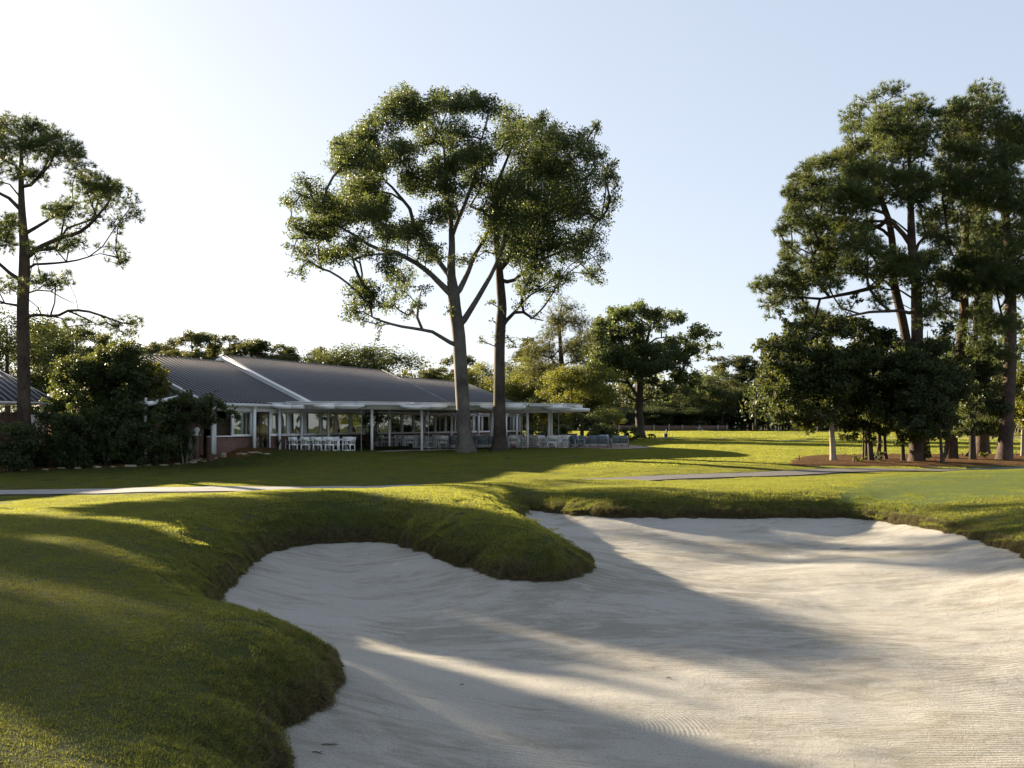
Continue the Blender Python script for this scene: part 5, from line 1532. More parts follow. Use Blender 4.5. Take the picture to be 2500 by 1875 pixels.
M['leaf_mid'] = leaf_mat('mid_green_leaf', (0.022, 0.042, 0.012), (0.045, 0.07, 0.018), (0.14, 0.16, 0.03), 0.42)
M['leaf_sunlit'] = leaf_mat('sunlit_yellow_leaf', (0.04, 0.055, 0.014), (0.09, 0.095, 0.022), (0.32, 0.29, 0.04), 0.5)  # yellow sunlight put into the leaf colour
for a in [
    (300,830,190,52.8,61,M['leaf_mid'],'largest bushy shrub in front of the left gable, yellow light on its upper leaves','flowering_tree',None,.12,1100,6,.5,.62),
    (205,858,170,53.0,62,M['leaf_mid'],'tall dim shrub left of the largest bushy one',None,GS,.12,1000,5,.3,.6),
    (378,868,80,52.6,63,M['leaf_sunlit'],'small bright yellow-green shrub top against the clubhouse roof',None,None,.12,900,4,.6,.68),
    (22,1030,130,48.5,64,M['leaf_shrub'],'dark rounded shrub at the left edge in front of the pine trunk',None,GS,.11,1500,4,0,.5),
    (108,985,120,50.6,65,M['leaf_mid'],'loose shrub in front of the white outbuilding wall',None,GS,.11,1000,4,.5,.55),
    (190,968,120,49.8,66,M['leaf_mid'],'shrub just right of the white outbuilding wall',None,GS,.11,1200,4,.2,.5),
    (262,990,120,51,67,M['leaf_shrub'],'dark shrub at the middle of the garden bed, lower than its neighbours',None,GS,.11,1300,4,.2,.5),
    (240,1040,80,51.3,68,M['leaf_mid'],'mid green shrub at the front of the bed, third from the pine',None,GS,.1,1300,4,.2,.5),
    (325,975,130,51.9,69,M['leaf_shrub'],'dark shrub left of the broad-leaved small tree',None,GS,.11,1300,4,.2,.5),
    (300,1046,70,51.8,70,M['leaf_mid'],'small feathery green shrub at the front centre of the bed',None,GS,.1,1300,4,.3,.5),
    (385,990,110,52,71,M['leaf_shrub'],'dense dark shrub low under the annex roof',None,GS,.11,1400,4,.1,.5),
    (430,1035,90,53.6,72,M['leaf_shrub'],'dark shrub beneath the broad-leaved small tree',None,GS,.11,1300,4,.1,.5),
    (150,1050,90,50.2,73,M['leaf_shrub'],'low dark shrub right of the pine trunk foot',None,GS,.1,1300,4,.1,.5),
    (350,1070,90,52.4,74,M['leaf_shrub'],'low dark shrub at the front right of the bed',None,GS,.1,1300,3,.1,.5)]:
    a = list(a); a[7] = a[7] or 'shrub'
    shrub(*a)
tree_px([(430,985,24),(465,975,24),(500,985,26),(530,990,22),(555,1000,18),(480,1010,28),(440,1020,26),(410,1000,22),(520,1020,22),(545,1030,14),(570,1004,12),(400,1030,24),(450,960,14),(530,955,8),(425,957,8),(500,1040,16),(430,1045,22),(380,1010,20),(575,1020,8)],
 pxs, 53.4, 1.6, (470,1000,90,60),
 [([(455,1112,0),(458,1095,0),(466,1075,0),(470,1050,0),(480,1020,0)], [.07,.06,.05,.045,.02]), ([(462,1110,.3),(478,1080,.4),(492,1050,.4),(510,1020,.3)], [.05,.04,.035,.02]), ([(450,1110,-.2),(440,1080,-.2),(430,1050,-.3)], [.045,.035,.02])],
 'leaf', 'small multi-stemmed tree with broad leaves in front of the clubhouse corner', M['bark_grey'], M['leaf_mid'], 75, 'small_tree', per=700, copies=1.5, minh=-1, leaf=.15, clumps=10, flr=.2)
# shrubs around and behind the terrace
GT = 'shrubs around the terrace'
for a in [
    (862,1068,74,66.5,76,M['leaf_dark'],'low row of dark grassy shrubs right of the near chairs',None,GT,.1,1300,4,.1,.5),
    (912,1004,70,61.9,77,M['leaf_mid'],'slender small tree beside a canopy post',None,GT,.1,500,3,.7,.78),
    (1310,1040,110,86,78,M['leaf_dark'],'dark rounded shrub behind the tables at the open end of the canopy',None,GT,.14,900,4,.1,.5),
    (1370,1030,60,84,79,M['leaf_mid'],'green shrub between the last two canopy posts',None,GT,.14,900,4,.1,.5),
    (1460,1000,110,92,80,M['leaf_mid'],'grey-green shrub above the grey lounge sofa',None,GT,.15,700,4,.3,.55),
    (1475,1035,90,88,81,M['leaf_dark'],'dark spreading shrub right behind the grey lounge sofas',None,GT,.14,900,4,.1,.5),
    (1345,990,110,95,82,M['leaf_sunlit'],'rusty sunlit shrub behind the last canopy posts',None,GT,.15,500,4,.4,.6),
    (1540,1040,60,97,83,M['leaf_mid'],'shrub left of the spreading oak trunk',None,GT,.15,700,4,.2,.55),
    (1590,1058,26,113,84,M['leaf_light'],'little green shrub at the right foot of the spreading oak',None,GT,.16,600,3,.2,.5),
    (1520,1062,80,110,85,M['leaf_dark'],'low dark hedge left of the spreading oak foot',None,GT,.16,700,3,.1,.5),
    (2098,1108,44,53.6,86,M['leaf_light'],'yellow-green weeds below the left cluster of island stems',None,None,.09,600,4,.5,.5),
    (2150,1098,40,54.2,87,M['leaf_mid'],'leafy seedlings right of the stem cluster on the island',None,None,.1,500,4,.6,.55),
    (2258,1082,26,54.5,88,M['leaf_light'],'sunlit sapling between the thick straight pine and the leaning pine',None,None,.12,450,3,.6,.55),
    (2402,1104,26,57,89,M['leaf_light'],'tiny sunlit plant at the foot of the pinkish pine trunk',None,None,.1,500,3,.4,.5)]:
    a = list(a); a[7] = a[7] or 'shrub'
    shrub(*a)
# hedge strip at the terrace edge
def hedge(px0, px1, Y0, Y1, h, wd, seed, label):
    r = np.random.default_rng(seed)
    a = np.array([(px0-1250)*Y0/F, Y0, 0.0]); b_ = np.array([(px1-1250)*Y1/F, Y1, 0.0]); L = np.linalg.norm(b_-a); n = int(L*wd*900)
    t = r.random(n); d = (b_-a)/L; s = np.array([-d[1], d[0], 0])
    base = a+(b_-a)*.5; base[2] = .02
    q = a+(b_-a)*t[:, None]+s*((r.random(n)-.5)*wd)[:, None]; q[:, 2] = .05+h*r.random(n)**.5
    V, Q = leaf_quads(r, q, .07)
    root = empty('hedge', base, 0, label, 'hedge')
    mesh_np('foliage', V-base, Q, [M['leaf_dark']], root)
    m = MB()
    for i in range(int(L/.4)): p = a+(b_-a)*(i+.5)/int(L/.4)-base; m.tube([(p[0],p[1],-.1),(p[0]+.03,p[1],h*.7)], .012, 4)
    m.build('stem', M['bark_dark'], root)
hedge(895, 1000, 62.6, 64.6, .24, 1.2, 90, 'low clipped hedge at the terrace edge behind two canopy posts')
hedge(845, 893, 62.4, 62.4, .12, 1.2, 91, 'flat strip of ground cover between the near chairs and the clipped hedge')
# spiky plants by the brick wall, arching plants in the bed
def spiky(px, topv, Y, n, spread, mat, label, name, seed, wd=.05, droop=.25, basez=None):
    r = np.random.default_rng(seed); X = (px-1250)*Y/F; zb = float(grass_z(X, Y)) if basez is None else basez
    h = CZ-(topv-HZ)*Y/F-zb
    root = empty(name, (X, Y, zb), 0, label, 'plant')
    lm = []
    for i in range(n):
        a = r.uniform(0, 2*np.pi); tl = r.uniform(.05, 1)*spread; L = h*r.uniform(.75, 1.1)
        d = np.array([math.cos(a), math.sin(a), 0]); s = np.array([-d[1], d[0], 0])
        pts = []
        for k, u in enumerate((0, .35, .7, 1.0)):
            p = d*(L*tl*u**1.4)+np.array([0, 0, L*(u-droop*tl*u*u)])
            wv = wd*(.7, 1, .7, .08)[k]
            pts += [p-s*wv/2, p+s*wv/2]
        m = MB(); m.add(pts, [(0,1,3,2),(2,3,5,4),(4,5,7,6)])
        m.build('leaf_blade', mat, root)
M['phormium'] = leaf_mat('dark_flax_leaf', (0.014, 0.02, 0.011), (0.04, 0.042, 0.022), (0.08, 0.09, 0.03), .25)
M['pale_leaf'] = leaf_mat('pale_striped_leaf', (0.09, 0.13, 0.04), (0.17, 0.2, 0.08), (0.3, 0.32, 0.08), .4)
spiky(678, 1060, 59.6, 26, .55, M['phormium'], 'dark sword-leaved plant against the brick wall, left of its twin', 'flax_plant', 92)
spiky(708, 1061, 60.4, 26, .55, M['phormium'], 'dark sword-leaved plant against the brick wall, nearer the white chairs', 'flax_plant', 93)
spiky(636, 1078, 60.6, 20, .6, M['phormium'], 'smaller dark grassy plant at a white column base', 'flax_plant', 94)
spiky(135, 1112, 50.6, 26, .95, M['pale_leaf'], 'pale striped arching plant near the foot of the edge pine', 'striped_plant', 95, .09, .55)
spiky(92, 1120, 50.4, 30, .9, M['leaf_mid'], 'grassy green clump between the edge pine and the striped plant', 'grassy_plant', 96, .05, .6)
# edging stones of the bed
r = np.random.default_rng(44)
stone_kinds = []
for k in range(5):
    bm_v = rand_unit(r, 26)
    import bmesh
    bm = bmesh.new()
    for v in bm_v: bm.verts.new(Vector(v*np.array([1, .7, .5])*r.uniform(.8, 1.05)))
    bmesh.ops.convex_hull(bm, input=bm.verts)
    bmesh.ops.delete(bm, geom=[v for v in bm.verts if not v.link_faces], context='VERTS')
    me = bpy.data.meshes.new('stone'); bm.to_mesh(me); bm.free(); me.materials.append(M['stone']); stone_kinds.append(me)
edge_px = [(15,1150),(60,1149),(110,1148),(150,1145),(190,1144),(235,1143),(275,1141),(318,1140),(360,1138),(400,1137),(432,1135),(468,1131),(478,1125),(486,1122),(498,1127),(508,1124),(522,1122),(546,1118),(586,1112),(598,1110),(612,1108),(624,1106),(634,1107),(652,1110)]
for i, (a, b_) in enumerate(edge_px):
    g = gp(a, b_); s = r.uniform(.14, .3)
    o = bpy.data.objects.new('edging_stone', stone_kinds[i % 5]); C.objects.link(o)
    o.location = (g[0], g[1], g[2]+s*.12); o.scale = (s*1.25, s, s*.75); o.rotation_euler = (0, 0, r.uniform(-.5, .5))
    tag(o, 'rough flat tan stone in the low edging of the garden bed', 'stone', 'edging stones of the garden bed')
g = gp(545, 1118)
o = bpy.data.objects.new('boulder', stone_kinds[1]); C.objects.link(o); o.location = (g[0], g[1], g[2]+.12); o.scale = (.22,.2,.42)
tag(o, 'single upright tan boulder in the dark gap of the stone edging', 'boulder')
# brick gate pier with pale panel and urn
g = gp(478, 1112); gz = float(grass_z(g[0], 54.5))
pr = empty('gate_pier', ((480-1250)*54.5/F, 54.5, gz), 0, 'short brick pier with pale panel and a white urn finial near the brown doors', 'pier')
m = MB(); m.box((0,0,.6), (.3,.3,1.4)); m.build('brick_shaft', M['brick'], pr)
m = MB(); m.box((-.33,.02,.5), (.34,.12,1.25)); m.build('panel', M['concrete'], pr)
m = MB(); m.box((0,0,1.34), (.4,.4,.08)); m.tube([(0,0,1.38),(0,0,1.46),(0,0,1.56),(0,0,1.66),(0,0,1.76)], [.06,.09,.16,.17,.1], 10); m.build('urn', M['white_wood'], pr)

# ------------------------------------------------------------------ furniture
def chair_proto():
    t = empty('dining_chair', (0,0,0), 0, 'x', 'chair')
    # faces +Y; panel back at -Y
    m = MB()
    m.box((0,0.0,.43), (.52,.48,.035)); m.box((0,.235,.39), (.5,.03,.07)); m.box((0,-.235,.39), (.5,.03,.07)); m.build('seat', M['white_wood'], t)
    m = MB(); m.bar((0,-.27,.60),(0,-.315,.86), .50, .03, up=(0,1,0)); m.build('backrest', M['white_wood'], t)
    m = MB()
    for x in (-.09,.09): m.bar((x,-.235,.44),(x,-.275,.62),.05,.02,up=(0,1,0))
    m.build('back_slat', M['white_wood'], t)
    for sx_ in (-1, 1):
        m = MB(); x = sx_*.27
        m.bar((x,-.26,0),(x,-.24,.43),.045,.045,up=(0,1,0)); m.bar((x,-.24,.43),(x,-.32,.87),.045,.045,up=(0,1,0)); m.build('leg', M['white_wood'], t)
        m = MB(); m.bar((x,.25,0),(x,.24,.64),.045,.045,up=(0,1,0)); m.build('leg', M['white_wood'], t)
        m = MB(); m.bar((x,-.30,.655),(x,.29,.655),.065,.03); m.build('armrest', M['white_wood'], t)
        m = MB(); m.bar((x,-.25,.06),(x,.25,.06),.035,.05); m.build('stretcher', M['white_wood'], t)
    return t
def table_proto(L, Wd=.9):
    t = empty('dining_table', (0,0,0), 0, 'x', 'table')
    m = MB(); n = 7
    for i in range(n): m.box((0, -Wd/2+(i+.5)*Wd/n, .74), (L, Wd/n-.012, .03))
    m.build('tabletop', M['white_wood'], t)
    m = MB(); m.box((0,-Wd/2+.06,.69),(L-.16,.03,.08)); m.box((0,Wd/2-.06,.69),(L-.16,.03,.08)); m.box((-L/2+.08,0,.69),(.03,Wd-.16,.08)); m.box((L/2-.08,0,.69),(.03,Wd-.16,.08)); m.build('apron', M['white_wood'], t)
    for a in (-1, 1):
        for b_ in (-1, 1):
            m = MB(); m.box((a*(L/2-.09), b_*(Wd/2-.08), .36), (.075,.075,.72)); m.build('leg', M['white_wood'], t)
    return t
cp = chair_proto(); tl = table_proto(3.3, .95); ts = table_proto(.95, .95)
TZ = 0.081
used = {'c': False, 'l': False, 's': False}
def put(proto, key, x, y, rz, label, group):
    if not used[key]:
        used[key] = True; proto.location = (x, y, TZ); proto.rotation_euler = (0, 0, rz); proto['label'] = label; proto['group'] = group; return proto
    return copy_tree(proto, (x, y, TZ), rz, label, group)
GC = 'white dining chairs on the terrace'; GTB = 'white dining tables on the terrace'
def xy(px, Y): return np.array([(px-1250)*Y/F, Y])
# long table near the left end of the terrace
c = xy(781, 60.35); ang = math.radians(-21)
put(tl, 'l', c[0], c[1], ang, 'long white slatted table with chairs all round, nearest the brick wall', GTB)
ax = np.array([math.cos(ang), math.sin(ang)]); ay = np.array([-ax[1], ax[0]])
nm = ['first', 'second', 'third', 'fourth']
for k, u in enumerate((-1.25,-.42,.42,1.25)):
    p = c+ax*u-ay*.72; put(cp, 'c', p[0], p[1], ang, f'white chair backing the lawn at the long table, {nm[k]} from the left', GC)
    p = c+ax*u+ay*.74; put(cp, 'c', p[0], p[1], ang+math.pi, f'white chair on the far side of the long table, {nm[k]} from the left', GC)
p = c-ax*2.0; put(cp, 'c', p[0], p[1], ang-math.pi/2, 'white chair at the left end of the long table', GC)
p = c+ax*2.0; put(cp, 'c', p[0], p[1], ang+math.pi/2, 'white chair at the right end of the long table', GC)
tabs = [(951,70.0,-.3,'leftmost square table, behind the clipped hedge'),(1002,67.6,.2,'square table between the hedge and the tall post'),(1047,70.5,-.2,'square table farthest back left of the pale oak trunk'),
        (1076,67.2,.5,'square table left of the pale oak trunk'),(1168,72.0,.1,'square table seen between the two oak trunks'),(1253,68.4,.15,'square table right of the dark oak trunk'),(1282,71.0,-.3,'square table behind the thick canopy post'),
        (1316,69.6,.3,'square table between the last two canopy posts'),(1352,67.9,0,'square table at the last canopy post, nearest the lawn'),(1380,70.6,.3,'square table nearest the grey sofas')]
sides = ['lawn side', 'far side', 'left side', 'right side']
for a, Y, rot, lab in tabs:
    c = xy(a, Y); ang = -.2+rot
    put(ts, 's', c[0], c[1], ang, 'white '+lab, GTB)
    for k, (ux, uy, ra) in enumerate(((0,-.72,0),(0,.72,math.pi),(-.72,0,-math.pi/2),(.72,0,math.pi/2))):
        p = c+np.array([ux*math.cos(ang)-uy*math.sin(ang), ux*math.sin(ang)+uy*math.cos(ang)])
        put(cp, 'c', p[0], p[1], ang+ra+random.uniform(-.12,.12), f'white chair, {sides[k]} of the {lab}', GC)
# lounge seating with grey frames and slate cushions
def lounge(name, nseat, px, Y, rz, label, cat, pillows=0):
    x, y = xy(px, Y); t = empty(name, (x, y, TZ), rz, label, cat)
    Wd = .68*nseat+.16
    m = MB()
    for sx_ in (-1, 1):
        for yy in (-.36,.36): m.box((sx_*(Wd/2-.03), yy, .3), (.06,.06,.6))
        m.box((sx_*(Wd/2-.03), 0, .6), (.09,.8,.04))
    m.box((0,0,.27),(Wd-.1,.74,.06))
    m.build('frame', M['grey_frame'], t)
    for i in range(nseat):
        x0 = -Wd/2+.08+.68*(i+.5)
        m = MB(); m.box((x0, -.39, .17), (.62,.03,.16)); m.box((x0,-.39,.46),(.62,.02,.025)); m.build('back_rail', M['grey_frame'], t)
        m = MB(); m.box((x0,.03,.37),(.64,.68,.15), top=(.96,.96)); m.build('seat_cushion', M['cushion'], t)
        m = MB(); m.box((x0,-.30,.62),(.63,.16,.42), rx=.12, top=(.95,.7)); m.build('back_cushion', M['cushion'], t)
    for i in range(pillows):
        m = MB(); m.box((-Wd/2+.3+.36*i, -.12, .66), (.42,.14,.42), rx=.25, ry=.15, top=(.9,.5)); m.build('pillow', M['pillow'], t)
    return t
lounge('lounge_sofa', 3, 1446, 68.2, -.05, 'grey three-seat lounge sofa with slate cushions backing the lawn', 'sofa')
lounge('lounge_sofa', 2, 1506, 70.0, .55, 'grey two-seat lounge sofa at the right end of the terrace', 'sofa')
lounge('lounge_chair', 1, 1408, 67.8, -1.1, 'grey lounge chair with two pale pillows, left of the sofas', 'armchair', 2)
lounge('lounge_sofa', 2, 1465, 71.5, math.pi+.05, 'grey lounge sofa facing the lawn behind the three-seat one', 'sofa', 2)
lounge('lounge_chair', 1, 1113, 64.9, -.7, 'slate cushioned chair half hidden by the pale oak trunk', 'armchair', 1)
lounge('lounge_sofa', 2, 1190, 65.9, 0, 'slate cushioned sofa between the two tall oak trunks', 'sofa', 1)
lounge('lounge_chair', 1, 1160, 66.4, .5, 'slate cushioned chair right beside the pale oak trunk', 'armchair')
x, y = xy(1190, 68.2); t = empty('coffee_table', (x, y, TZ), 0, 'low white slatted table behind the sofa between the oaks', 'table')
m = MB()
for i in range(5): m.box((0,-.3+.15*i,.38),(1.2,.135,.03))
m.build('tabletop', M['white_wood'], t)
for a in (-1,1):
    for b_ in (-1,1): m = MB(); m.box((a*.54,b_*.3,.18),(.06,.06,.37)); m.build('leg', M['white_wood'], t)
# two brick planters at the far terrace edge
for k, (a, Y) in enumerate([(1342,79),(1400,81)]):
    x, y = xy(a, Y); m = MB(); m.box((0,0,.45),(.6,.6,.9)); m.box((0,0,.92),(.68,.68,.06))
    o = m.build('brick_planter', M['brick']); o.location = (x, y, .0 if Y > 78 else TZ)
    tag(o, ['square brick planter pier behind the last canopy post', 'square brick planter pier behind the lounge chair with pillows'][k], 'planter')

# ------------------------------------------------------------------ far fence, houses, small course things
YF = 243
fe = empty('boundary_fence', ((1640-1250)*YF/F, YF, 0), 0, 'long brown board fence with tan brick pillars across the far side of the course', 'fence')
xs = [1440,1475,1512,1556,1597,1633,1666,1708,1752,1775]
f0 = np.array([(1640-1250)*YF/F, YF])
pil = MB(); pil.box((0,0,.72),(.42,.42,1.6)); pil.box((0,0,1.54),(.5,.5,.07)); pil = pil.build('brick_pillar', M['tan_brick'], link=False)
brd = MB(); brd.box((0,0,.7),(.235,.03,1.42)); brd = brd.build('fence_board', M['wood_fence'], link=False)
for i, a in enumerate(xs):
    X = (a-1250)*YF/F-f0[0]
    o = bpy.data.objects.new('brick_pillar', pil); C.objects.link(o); o.parent = fe; o.location = (X, 0, 0)
    if i+1 < len(xs):
        X2 = (xs[i+1]-1250)*YF/F-f0[0]; n = int((X2-X-.45)/.25)
        for j in range(n):
            o = bpy.data.objects.new('fence_board', brd); C.objects.link(o); o.parent = fe; o.location = (X+.33+j*.25, .02*(j % 2), random.uniform(-.02,.02))
# low grassy tee mound at the far right
def far_house(px, Y, wd, h, label, mat):
    X = (px-1250)*Y/F; t = empty('house', (X, Y, 0), .3, label, 'house')
    m = MB(); m.box((0,0,h*.3),(wd,8,h*.6)); m.build('wall', M['tan_brick'], t)
    m = MB(); z0 = h*.6
    m.add([(-wd/2-.4,-4.4,z0),(wd/2+.4,-4.4,z0),(wd/2+.4,4.4,z0),(-wd/2-.4,4.4,z0),(-wd/2-.4,0,h),(wd/2+.4,0,h)], [(0,1,5,4),(3,4,5,2),(0,3,2,1)], [(0,4,3),(1,2,5)])
    m.build('roof', mat, t)
    m = MB(); m.bar((-wd/2-.4,-4.45,z0),(wd/2+.4,-4.45,z0),.1,.25); m.bar((wd/2+.45,-4.4,z0),(wd/2+.45,0,h),.1,.3); m.bar((wd/2+.45,4.4,z0),(wd/2+.45,0,h),.1,.3); m.build('fascia', M['white'], t)
    m = MB(); m.box((wd*.2,-4.03,h*.36),(1.4,.05,1.3)); m.build('window', M['dark_int'], t)
far_house(1578, 256, 9, 4.6, 'far grey-roofed house with white gable trim right of the spreading oak', M['metal_roof'])
far_house(1705, 262, 12, 3.9, 'far house with pale low roof behind the boundary fence', M['concrete'])
# ball-washer post and bin by the road
Yb = 130; X = (1625-1250)*Yb/F
t = empty('litter_bin', (X, Yb, float(grass_z(X, Yb))), 0, 'dark bin with a rounded top beside the far road', 'bin')
m = MB(); m.tube([(0,0,0),(0,0,.55)], [.26,.26], 12); m.build('body', M['black'], t)
m = MB(); m.tube([(.12,0,.5),(.14,0,.75),(.16,0,.95),(.16,0,1.1)], [.08,.08,.13,.06], 8); m.build('cap', M['black'], t)
# low dark bushes with white blooms, far across the fairway
for k, (a, b_, Y) in enumerate([(1707,1049,236),(1885,1052,236)]):
    r = np.random.default_rng(200+k); X = (a-1250)*Y/F; z = CZ-(b_-HZ)*Y/F
    t = empty('flower_bush', (X, Y, 0), 0, ['low dark bush dotted with white blooms before the far fence', 'low dark bush dotted with white blooms left of the magnolia'][k], 'bush')
    V, Q = leaf_quads(r, rand_unit(r, 500)*np.array([.8,.5,.35])+[0,0,.35], .16); mesh_np('foliage', V, Q, [M['leaf_dark']], t)
    for j, (dx, dz) in enumerate([(-.45,.75),(-.05,.75),(-.25,.35),(.6,.4),(.35,0.1),(.75,.1)]):
        m = MB(); m.tube([(dx,-.55,.15+dz-.1),(dx,-.55,.15+dz),(dx,-.55,.15+dz+.1)], [.05,.13,.05], 6); m.build('bloom', M['white'], t)
# stakes, marker and dead branch on the island
for k, (a, b_, h, lean, lab) in enumerate([(1951,1127,.34,.0,'short dark stake at the left tip of the mulch island'),(2084,1132,.42,.02,'short dark stake right of the magnolia stem'),
        (2349,1116,.3,0,'short dark stake behind the red marker, by the pine'),(2480,1115,.3,0,'short dark stake near the right edge of the picture')]):
    g = gp(a, b_); m = MB(); m.tube([(0,0,-.1),(lean,0,h)], [.035,.03], 6)
    o = m.build('wooden_stake', M['twig']); o.location = tuple(g); tag(o, lab, 'stake', 'stakes on the mulch island')
g = gp(2282, 1134); t = empty('marker_flag', tuple(g), 0, 'small red marker flag standing in the mulch among the pines', 'marker')
m = MB(); m.tube([(0,0,0),(0,0,.28)], .008, 5); m.build('pin', M['red'], t)
m = MB(); m.box((.03,0,.2),(.09,.012,.16)); m.build('flag', M['red'], t)
g = gp(2054, 1118); m = MB(); m.tube([(0,0,0),(.15,0,.16),(.36,.05,.4)], [.02,.015,.008], 5); o = m.build('dead_branch', M['twig']); o.location = tuple(g)
tag(o, 'leaning dead stick on the mulch right of the magnolia stem', 'branch')
# ------------------------------------------------------------------ turf: real blades, in patches scattered over the ground
def blade_patch(name, size, n, h0, h1, wd, seed, dry=0.15, lean=0.5, clump=0.0):
    r = np.random.default_rng(seed)
    x = (r.random(n)-.5)*size; y = (r.random(n)-.5)*size
    if clump:
        a = r.random(n)*2*np.pi; q = r.random(n)**.5*size/2; x = q*np.cos(a); y = q*np.sin(a)
    h = r.uniform(h0, h1, n)*(.7+.6*r.random(n))
    az = r.random(n)*2*np.pi; ln = h*lean*(.3+r.random(n))
    d = np.stack([np.cos(az), np.sin(az), 0*az], -1); s = np.stack([-np.sin(az+r.normal(size=n)), np.cos(az), 0*az], -1)
    b = np.stack([x, y, np.full(n, -.01)], -1)
    mid = b+d*(ln*.35)[:, None]+np.array([0,0,1])*(h*.6)[:, None]
    tip = b+d*ln[:, None]+np.array([0,0,1])*h[:, None]*(1-.25*r.random(n))[:, None]
    w_ = (wd*(.7+.6*r.random(n)))[:, None]
    V = np.stack([b-s*w_/2, b+s*w_/2, mid+s*w_*.45, mid-s*w_*.45, tip], 1).reshape(-1, 3)
    i = np.arange(n)*5
    Qd = np.stack([i, i+1, i+2, i+3], -1); T = np.stack([i+3, i+2, i+4], -1)
    dr = (r.random(n) < dry).astype(int)
    me = mesh_np(name, V, [Qd, T], [M['blade'], M['blade_dry']], midx=np.concatenate([dr, dr]), link=False)
    return bpy.data.objects.new(name, me)

path_line = np.array(path_pts)
def near_line(x, y, line):
    d = np.full(len(x), 99.0)
    for a, b_ in zip(line[:-1], line[1:]):
        ab = b_-a; t = np.clip(((x-a[0])*ab[0]+(y-a[1])*ab[1])/(ab@ab), 0, 1)
        d = np.minimum(d, np.hypot(x-a[0]-t*ab[0], y-a[1]-t*ab[1]))
    return d
isl_p = catmull(np.array(isl, float), 5); bed_p = catmull(np.array(bed, float), 5)
def scatter(name, inst, x, y, smin, smax, seed, label, zoff=0.0):
    r = np.random.default_rng(seed)
    e = .08
    z = grass_z(x, y); zx = grass_z(x+e, y)-grass_z(x-e, y); zy = grass_z(x, y+e)-grass_z(x, y-e)
    nr = np.stack([-zx/(2*e), -zy/(2*e), np.ones(len(x))], -1); nr /= np.linalg.norm(nr, axis=1)[:, None]
    rot = np.zeros((len(x), 3))
    yaw = r.random(len(x))*2*np.pi
    for i in range(len(x)):
        q = Vector((0, 0, 1)).rotation_difference(Vector(nr[i])) @ Matrix.Rotation(yaw[i], 3, 'Z').to_quaternion()
        rot[i] = q.to_euler()
    me = bpy.data.meshes.new(name)
    me.vertices.add(len(x)); me.vertices.foreach_set('co', np.stack([x, y, z+zoff], -1).ravel().astype(np.float32))
    a = me.attributes.new('rot', 'FLOAT_VECTOR', 'POINT'); a.data.foreach_set('vector', rot.ravel().astype(np.float32))
    a = me.attributes.new('sc', 'FLOAT', 'POINT'); a.data.foreach_set('value', r.uniform(smin, smax, len(x)).astype(np.float32))
    o = bpy.data.objects.new(name, me); C.objects.link(o)
    ng = bpy.data.node_groups.new('scatter_'+name, 'GeometryNodeTree')
    ng.interface.new_socket('Geometry', in_out='INPUT', socket_type='NodeSocketGeometry')
    ng.interface.new_socket('Geometry', in_out='OUTPUT', socket_type='NodeSocketGeometry')
    gi = ng.nodes.new('NodeGroupInput'); go = ng.nodes.new('NodeGroupOutput')
    ip = ng.nodes.new('GeometryNodeInstanceOnPoints'); oi = ng.nodes.new('GeometryNodeObjectInfo'); oi.inputs['Object'].default_value = inst
    ra = ng.nodes.new('GeometryNodeInputNamedAttribute'); ra.data_type = 'FLOAT_VECTOR'; ra.inputs['Name'].default_value = 'rot'
    sa = ng.nodes.new('GeometryNodeInputNamedAttribute'); sa.data_type = 'FLOAT'; sa.inputs['Name'].default_value = 'sc'
    er = ng.nodes.new('FunctionNodeEulerToRotation')
    ng.links.new(gi.outputs[0], ip.inputs['Points']); ng.links.new(oi.outputs['Geometry'], ip.inputs['Instance'])
    ng.links.new(ra.outputs[0], er.inputs[0]); ng.links.new(er.outputs[0], ip.inputs['Rotation']); ng.links.new(sa.outputs[0], ip.inputs['Scale'])
    ng.links.new(ip.outputs[0], go.inputs[0])
    md = o.modifiers.new('scatter', 'NODES'); md.node_group = ng
    return tag(o, label, 'grass', kind='stuff')
def area_points(x0, x1, y0, y1, dens, seed, edge=0.0, pm=1.6, frust=True, green=True):
    r = np.random.default_rng(seed)
    c = 1/math.sqrt(dens)
    x, y = np.meshgrid(np.arange(x0, x1, c), np.arange(y0, y1, c)); x = x.ravel(); y = y.ravel(); n = len(x)
    x = x+r.uniform(-.35, .35, n)*c; y = y+r.uniform(-.35, .35, n)*c
    if frust:
        k = (np.abs(x) < .56*y+1.5); x, y = x[k], y[k]
    k = poly_sdf(x, y, bk) > edge; x, y = x[k], y[k]
    k = near_line(x, y, path_line) > pm; x, y = x[k], y[k]
    k = (poly_sdf(x, y, isl_p) > .1) & (poly_sdf(x, y, bed_p) > .1); x, y = x[k], y[k]
    k = poly_sdf(x, y, tp, 9) > .25; x, y = x[k], y[k]
    if green: k = poly_sdf(x, y, catmull(green_poly, 4)) > -.1; x, y = x[k], y[k]
    return x, y
gA = blade_patch('turf_patch', .42, 900, .012, .026, .0038, 301, .16, .9)
gB = blade_patch('turf_patch', .8, 1300, .014, .03, .0075, 302, .12, .6)
gC = blade_patch('turf_patch', 1.8, 1300, .025, .045, .02, 303, .06, .45)
gD = blade_patch('turf_patch', 6.0, 2600, .035, .06, .05, 304, .05, .45)
x, y = area_points(-9, 12, 3.4, 15, 16, 1, .05); scatter('grass', gA, x, y, .8, 1.2, 11, 'short turf of the near lawn beside the bunker')
x, y = area_points(-24, 26, 15, 50, 4.2, 2, .12, 1.75); scatter('grass', gB, x, y, .8, 1.2, 12, 'short turf of the mounds and the middle lawn')
x, y = area_points(-45, 62, 50, 100, .85, 3, .2, 2.4)
k = (x > -22+0.43*(y-50)) ; x, y = x[k], y[k]; scatter('grass', gC, x, y, .8, 1.2, 13, 'turf of the lawn beyond the cart path')
